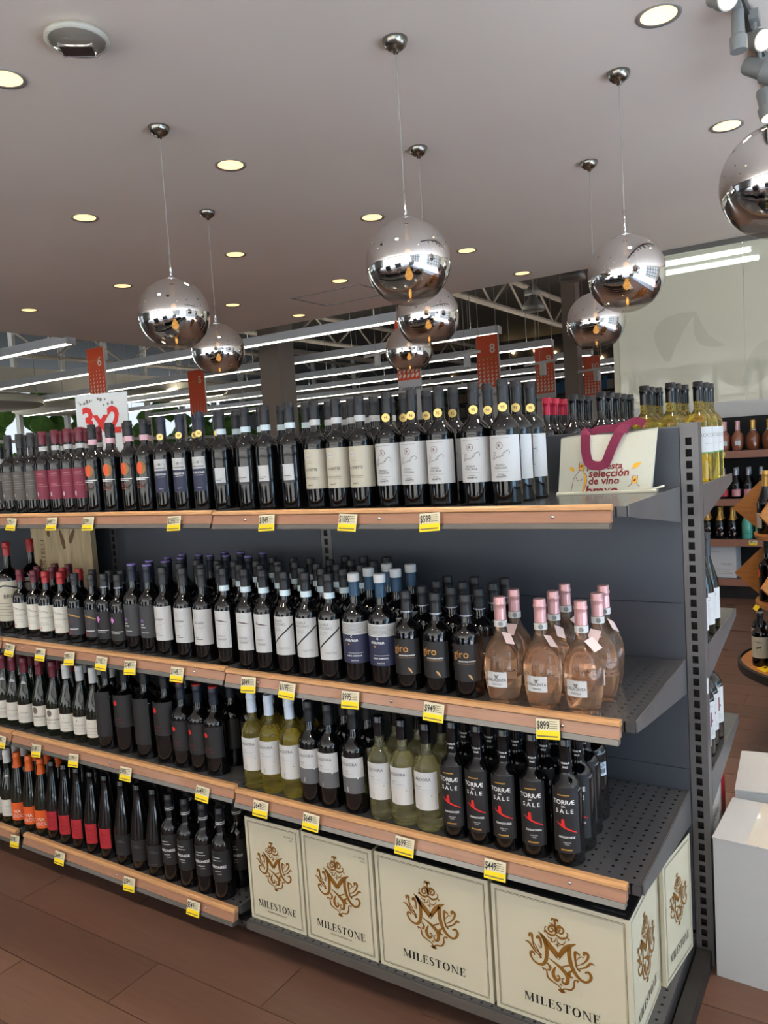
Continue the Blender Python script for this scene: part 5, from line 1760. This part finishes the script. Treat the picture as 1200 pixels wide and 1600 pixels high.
# ------------------------------------------------------------------ wall shelving in the right background
WY = 6.0
t = empty('wall_shelving', (0, 0, 0))
part('back_board', B().box(-1.3, 3.2, 6.52, 6.58, 0.0, 1.72), black_m, t)
part('side_board', B().box(-1.32, -1.28, WY + 0.02, 6.58, 0.0, 1.66), kick_m, t)
part('plinth', B().box(-1.28, 3.2, WY + 0.08, 6.52, 0.0, 0.12), kick_m, t)
for z in (1.40, 0.955, 0.575, 0.20):
    part('deck', B().box(-1.28, 3.2, WY + 0.01, 6.52, z - 0.03, z - 0.002), steel_d, t)
    part('wood_lip', B().box(-1.28, 3.2, WY - 0.012, WY + 0.01, z - 0.065, z), M('lip_brown', (150, 104, 84), 0.45), t)
tag(t, 'low dark wall shelving with brown lips under the glass partition', 'shelving')
for i, (x, z) in enumerate(((-0.69, 1.37), (-0.50, 0.925), (-0.44, 0.545), (-0.30, 0.545), (0.0, 1.37))):
    tg = empty('price_tag', (x, WY - 0.016, z))
    part('card', B().box(-0.035, 0.035, -0.001, 0.001, -0.022, 0.022), yellow_m, tg)
    part('white_half', B().box(-0.035, 0.035, -0.002, -0.001, -0.002, 0.022), tag_white, tg)
    part('small_print', P2().rect(-0.026, 0.004, -0.002, 0.014).rect(0.006, 0.004, 0.028, 0.008).flat((0, -0.003, 0)), M('tag_fine_ink'), tg)
    tag(tg, f'small yellow price tag on the background wall shelving, {ORD[i]} of five', 'price tag', 'background price tags')

kB1 = Kind('background rosé bottle with pink neck sleeve', 'belly', 0.05, 0.275, M('amber_rose_glass', (150, 92, 70), 0.06, spec=0.6), cap_pink, 0.075, [('label', 0, 0.05, 0.05, 0.09, white_paper, [])], bands=[(0.19, 0.197, white_paper)])
kB2 = Kind('background amber rosé bottle with gold neck', 'belly', 0.056, 0.275, M('amber_glass', (122, 66, 40), 0.06, spec=0.6), cap_gold, 0.08, [], bands=[(0.18, 0.19, white_paper)])
kB3 = Kind('background sparkling bottle with red label', 'burgundy', 0.043, 0.285, glass_dark, cap_silver, 0.07, [('label', 0, 0.085, 0.02, 0.085, lab_red, [])])
kB4 = Kind('background sparkling bottle with pink label', 'burgundy', 0.043, 0.285, glass_dark, cap_silver, 0.07, [('label', 0, 0.085, 0.02, 0.085, M('label_pink', (206, 142, 146), 0.5), [])])
fw = P2()
for _ in range(10):
    fw.disc(random.uniform(-0.035, 0.035), random.uniform(-0.03, 0.05), random.uniform(0.003, 0.008), 7)
kB5 = Kind('background sparkling bottle with gold foil neck', 'burgundy', 0.043, 0.30, glass_dark, cap_gold, 0.125, [('print', 0, 0.05, 0.03, 0.10, None, [('flower_print', M('flower_pale', (176, 150, 146), 0.5), fw)])])
kB6 = Kind('background turquoise sparkling bottle with silver neck', 'burgundy', 0.046, 0.31, M('turquoise_glass', (92, 176, 158), 0.25), cap_silver, 0.09,
           [('print', 0, 0.05, 0.04, 0.09, None, [('lettering', M('dark_teal', (40, 84, 84), 0.5), pr(lambda p: (p.text('ICE', 0.024, 0, 0.0), p.rect(-0.024, -0.014, 0.024, -0.010))))])])
row(kB1, [-0.92, -0.80, -0.68, -0.565], WY + 0.09, 1.40, 2, 0.11, rot=10)
row(kB2, [-0.435, -0.30, -0.165, -0.03], WY + 0.09, 1.40, 2, 0.12, rot=10)
row(kB3, [-0.915, -0.80, -0.69], WY + 0.08, 0.955, 1, rot=8)
row(kB4, [-0.585, -0.48, -0.37, -0.26, -0.15, -0.04], WY + 0.08, 0.955, 2, 0.10, rot=8)
row(kB5, [-0.95, -0.845, -0.735, -0.625], WY + 0.08, 0.575, 2, 0.10, rot=8)
row(kB6, [-0.50, -0.385, -0.27], WY + 0.085, 0.575, 2, 0.11, rot=8)
kB7 = Kind('background dark sparkling bottle beside the turquoise ones', 'burgundy', 0.043, 0.30, glass_dark, cap_gold, 0.09, [('label', 0, 0.08, 0.03, 0.10, cream_paper, [])])
row(kB7, [-0.15, -0.04, 0.07], WY + 0.08, 0.575, 1, rot=8)
t = empty('storage_carton', (-0.84, WY + 0.06, 0.20))
part('carton_body', B().box(0, 0.24, 0, 0.33, 0, 0.31), M('rear_carton_white', (206, 206, 206), 0.6), t)
part('lettering', P2().text('VINO', 0.03, 0.06, 0.24).text('FRAGIL', 0.03, 0.16, 0.12).lines(0.03, 0.21, 0.08, 0.04, 3, 0.004).flat((0, -0.001, 0)), grey_ink, t)
part('side_lettering', P2().text('6x', 0.06, 0.16, 0.14).flat((0.2405, 0, 0), (0, 1, 0)), ink, t)
tag(t, 'white storage carton on the lowest background wall shelf', 'carton')

# ------------------------------------------------------------------ round plywood display stand, right background
SX, SY = 0.34, 2.52
t = empty('display_stand', (SX, SY, 0))
part('centre_post', B().lathe([(0.05, 0), (0.05, 1.62)], 16), ply_m, t, 'auto')
part('foot', B().lathe([(0.30, 0.0), (0.30, 0.02), (0.06, 0.04)], 32), M('stand_black', (36, 32, 30), 0.5), t, 'auto')
part('round_tray', B().lathe([(0.40, 0.385), (0.425, 0.392), (0.425, 0.418), (0.395, 0.42)], 48), ply_m, t, 'auto')
part('tray_rim', B().lathe([(0.425, 0.375), (0.44, 0.385), (0.44, 0.425), (0.426, 0.43)], 48, cap=False), M('stand_black'), t, 'auto')
for z in (0.735, 1.075):
    part('round_tray', B().lathe([(0.34, z - 0.022), (0.35, z - 0.018), (0.35, z - 0.002), (0.345, z)], 44), ply_m, t, 'auto')
    for i in range(6):
        a = R(60 * i - 8)
        g = B().prism_y([(-0.33, 0.0), (-0.46, 0.115), (-0.325, 0.255), (-0.05, 0.28), (-0.05, 0.0)], -0.006, 0.006)
        part('gusset', g, ply_m, t, False, (0, 0, z), (0, 0, a))
tag(t, 'round plywood bottle display stand with triangular panels', 'display stand')
kS1 = Kind('dark bottle with gold neck and cream label', 'burgundy', 0.042, 0.31, glass_dark, cap_gold, 0.075, [('label', 0, 0.08, 0.03, 0.105, cream_paper, [('lettering', grey_ink, pr(lambda p: (p.text('Brut', 0.014, 0, 0.004), p.rect(-0.02, -0.02, 0.02, -0.018))))])])
kS2 = Kind('dark bottle with orange roundel', 'bordeaux', 0.04, 0.30, glass_dark, cap_black, 0.06, [('print', 0, 0.07, 0.08, 0.18, None, [('roundel', orange_m, pr(lambda p: p.disc(0, 0.012, 0.022)))])])
kS3 = Kind('dark bottle with cream deer label', 'bordeaux', 0.0385, 0.27, glass_dark, cap_black, 0.06, [('label', 0, 0.10, 0.045, 0.15, cream_paper, [('lettering', ink, pr(lambda p: p.text('TARA', 0.014, 0, 0.022))), ('deer', M('deer_brown', (70, 56, 44), 0.6), pr(lambda p: (p.stroke([(-0.012, -0.004), (0.0, 0.0), (0.010, 0.002), (0.014, 0.010)], [0.006, 0.008, 0.006, 0.002]), p.stroke([(-0.010, -0.006), (-0.011, -0.022)], 0.0016, smooth=False), p.stroke([(0.008, -0.002), (0.008, -0.020)], 0.0016, smooth=False))))])], cap_top=white_paper)
for nm, k, z, n, rr, a0 in (('top tray', kS1, 1.075, 6, 0.295, 168), ('middle tray', kS2, 0.735, 6, 0.295, 168)):
    for i in range(n):
        a = R(a0 + 60 * i + 26)
        x, y = SX + rr * math.cos(a), SY + rr * math.sin(a)
        k.place(x, y, z, math.atan2(math.cos(a), -math.sin(a)) , f'{k.desc}, {nm} of round stand, {ORD[i]} gap', k.desc + 's on stand')
for i in range(9):
    a = R(172 + 15 * i)
    rr = 0.345 if i % 2 == 0 else 0.255
    k = kS3
    x, y = SX + rr * math.cos(a), SY + rr * math.sin(a)
    k.place(x, y, 0.42, R(-8), f'{k.desc}, bottom tray of round stand, {ORD[i]} around', k.desc + 's on stand')
for i, (a, z, r_) in enumerate(((200, 0.735, 0.352), (215, 0.42, 0.36))):
    x, y = SX + r_ * math.cos(R(a)), SY + r_ * math.sin(R(a))
    tg = empty('price_tag', (x, y, z - (0.02 if i == 0 else -0.004)), (R(-35 if i == 0 else -80), 0, R(a - 270)))
    part('card', B().box(-0.035, 0.035, -0.001, 0.001, -0.022, 0.022), yellow_m, tg)
    part('small_print', P2().rect(-0.024, 0.004, 0.0, 0.014).flat((0, -0.002, 0)), ink, tg)
    tag(tg, f'yellow price card on the round stand {["middle", "bottom"][i]} tray', 'price tag', 'stand price cards')
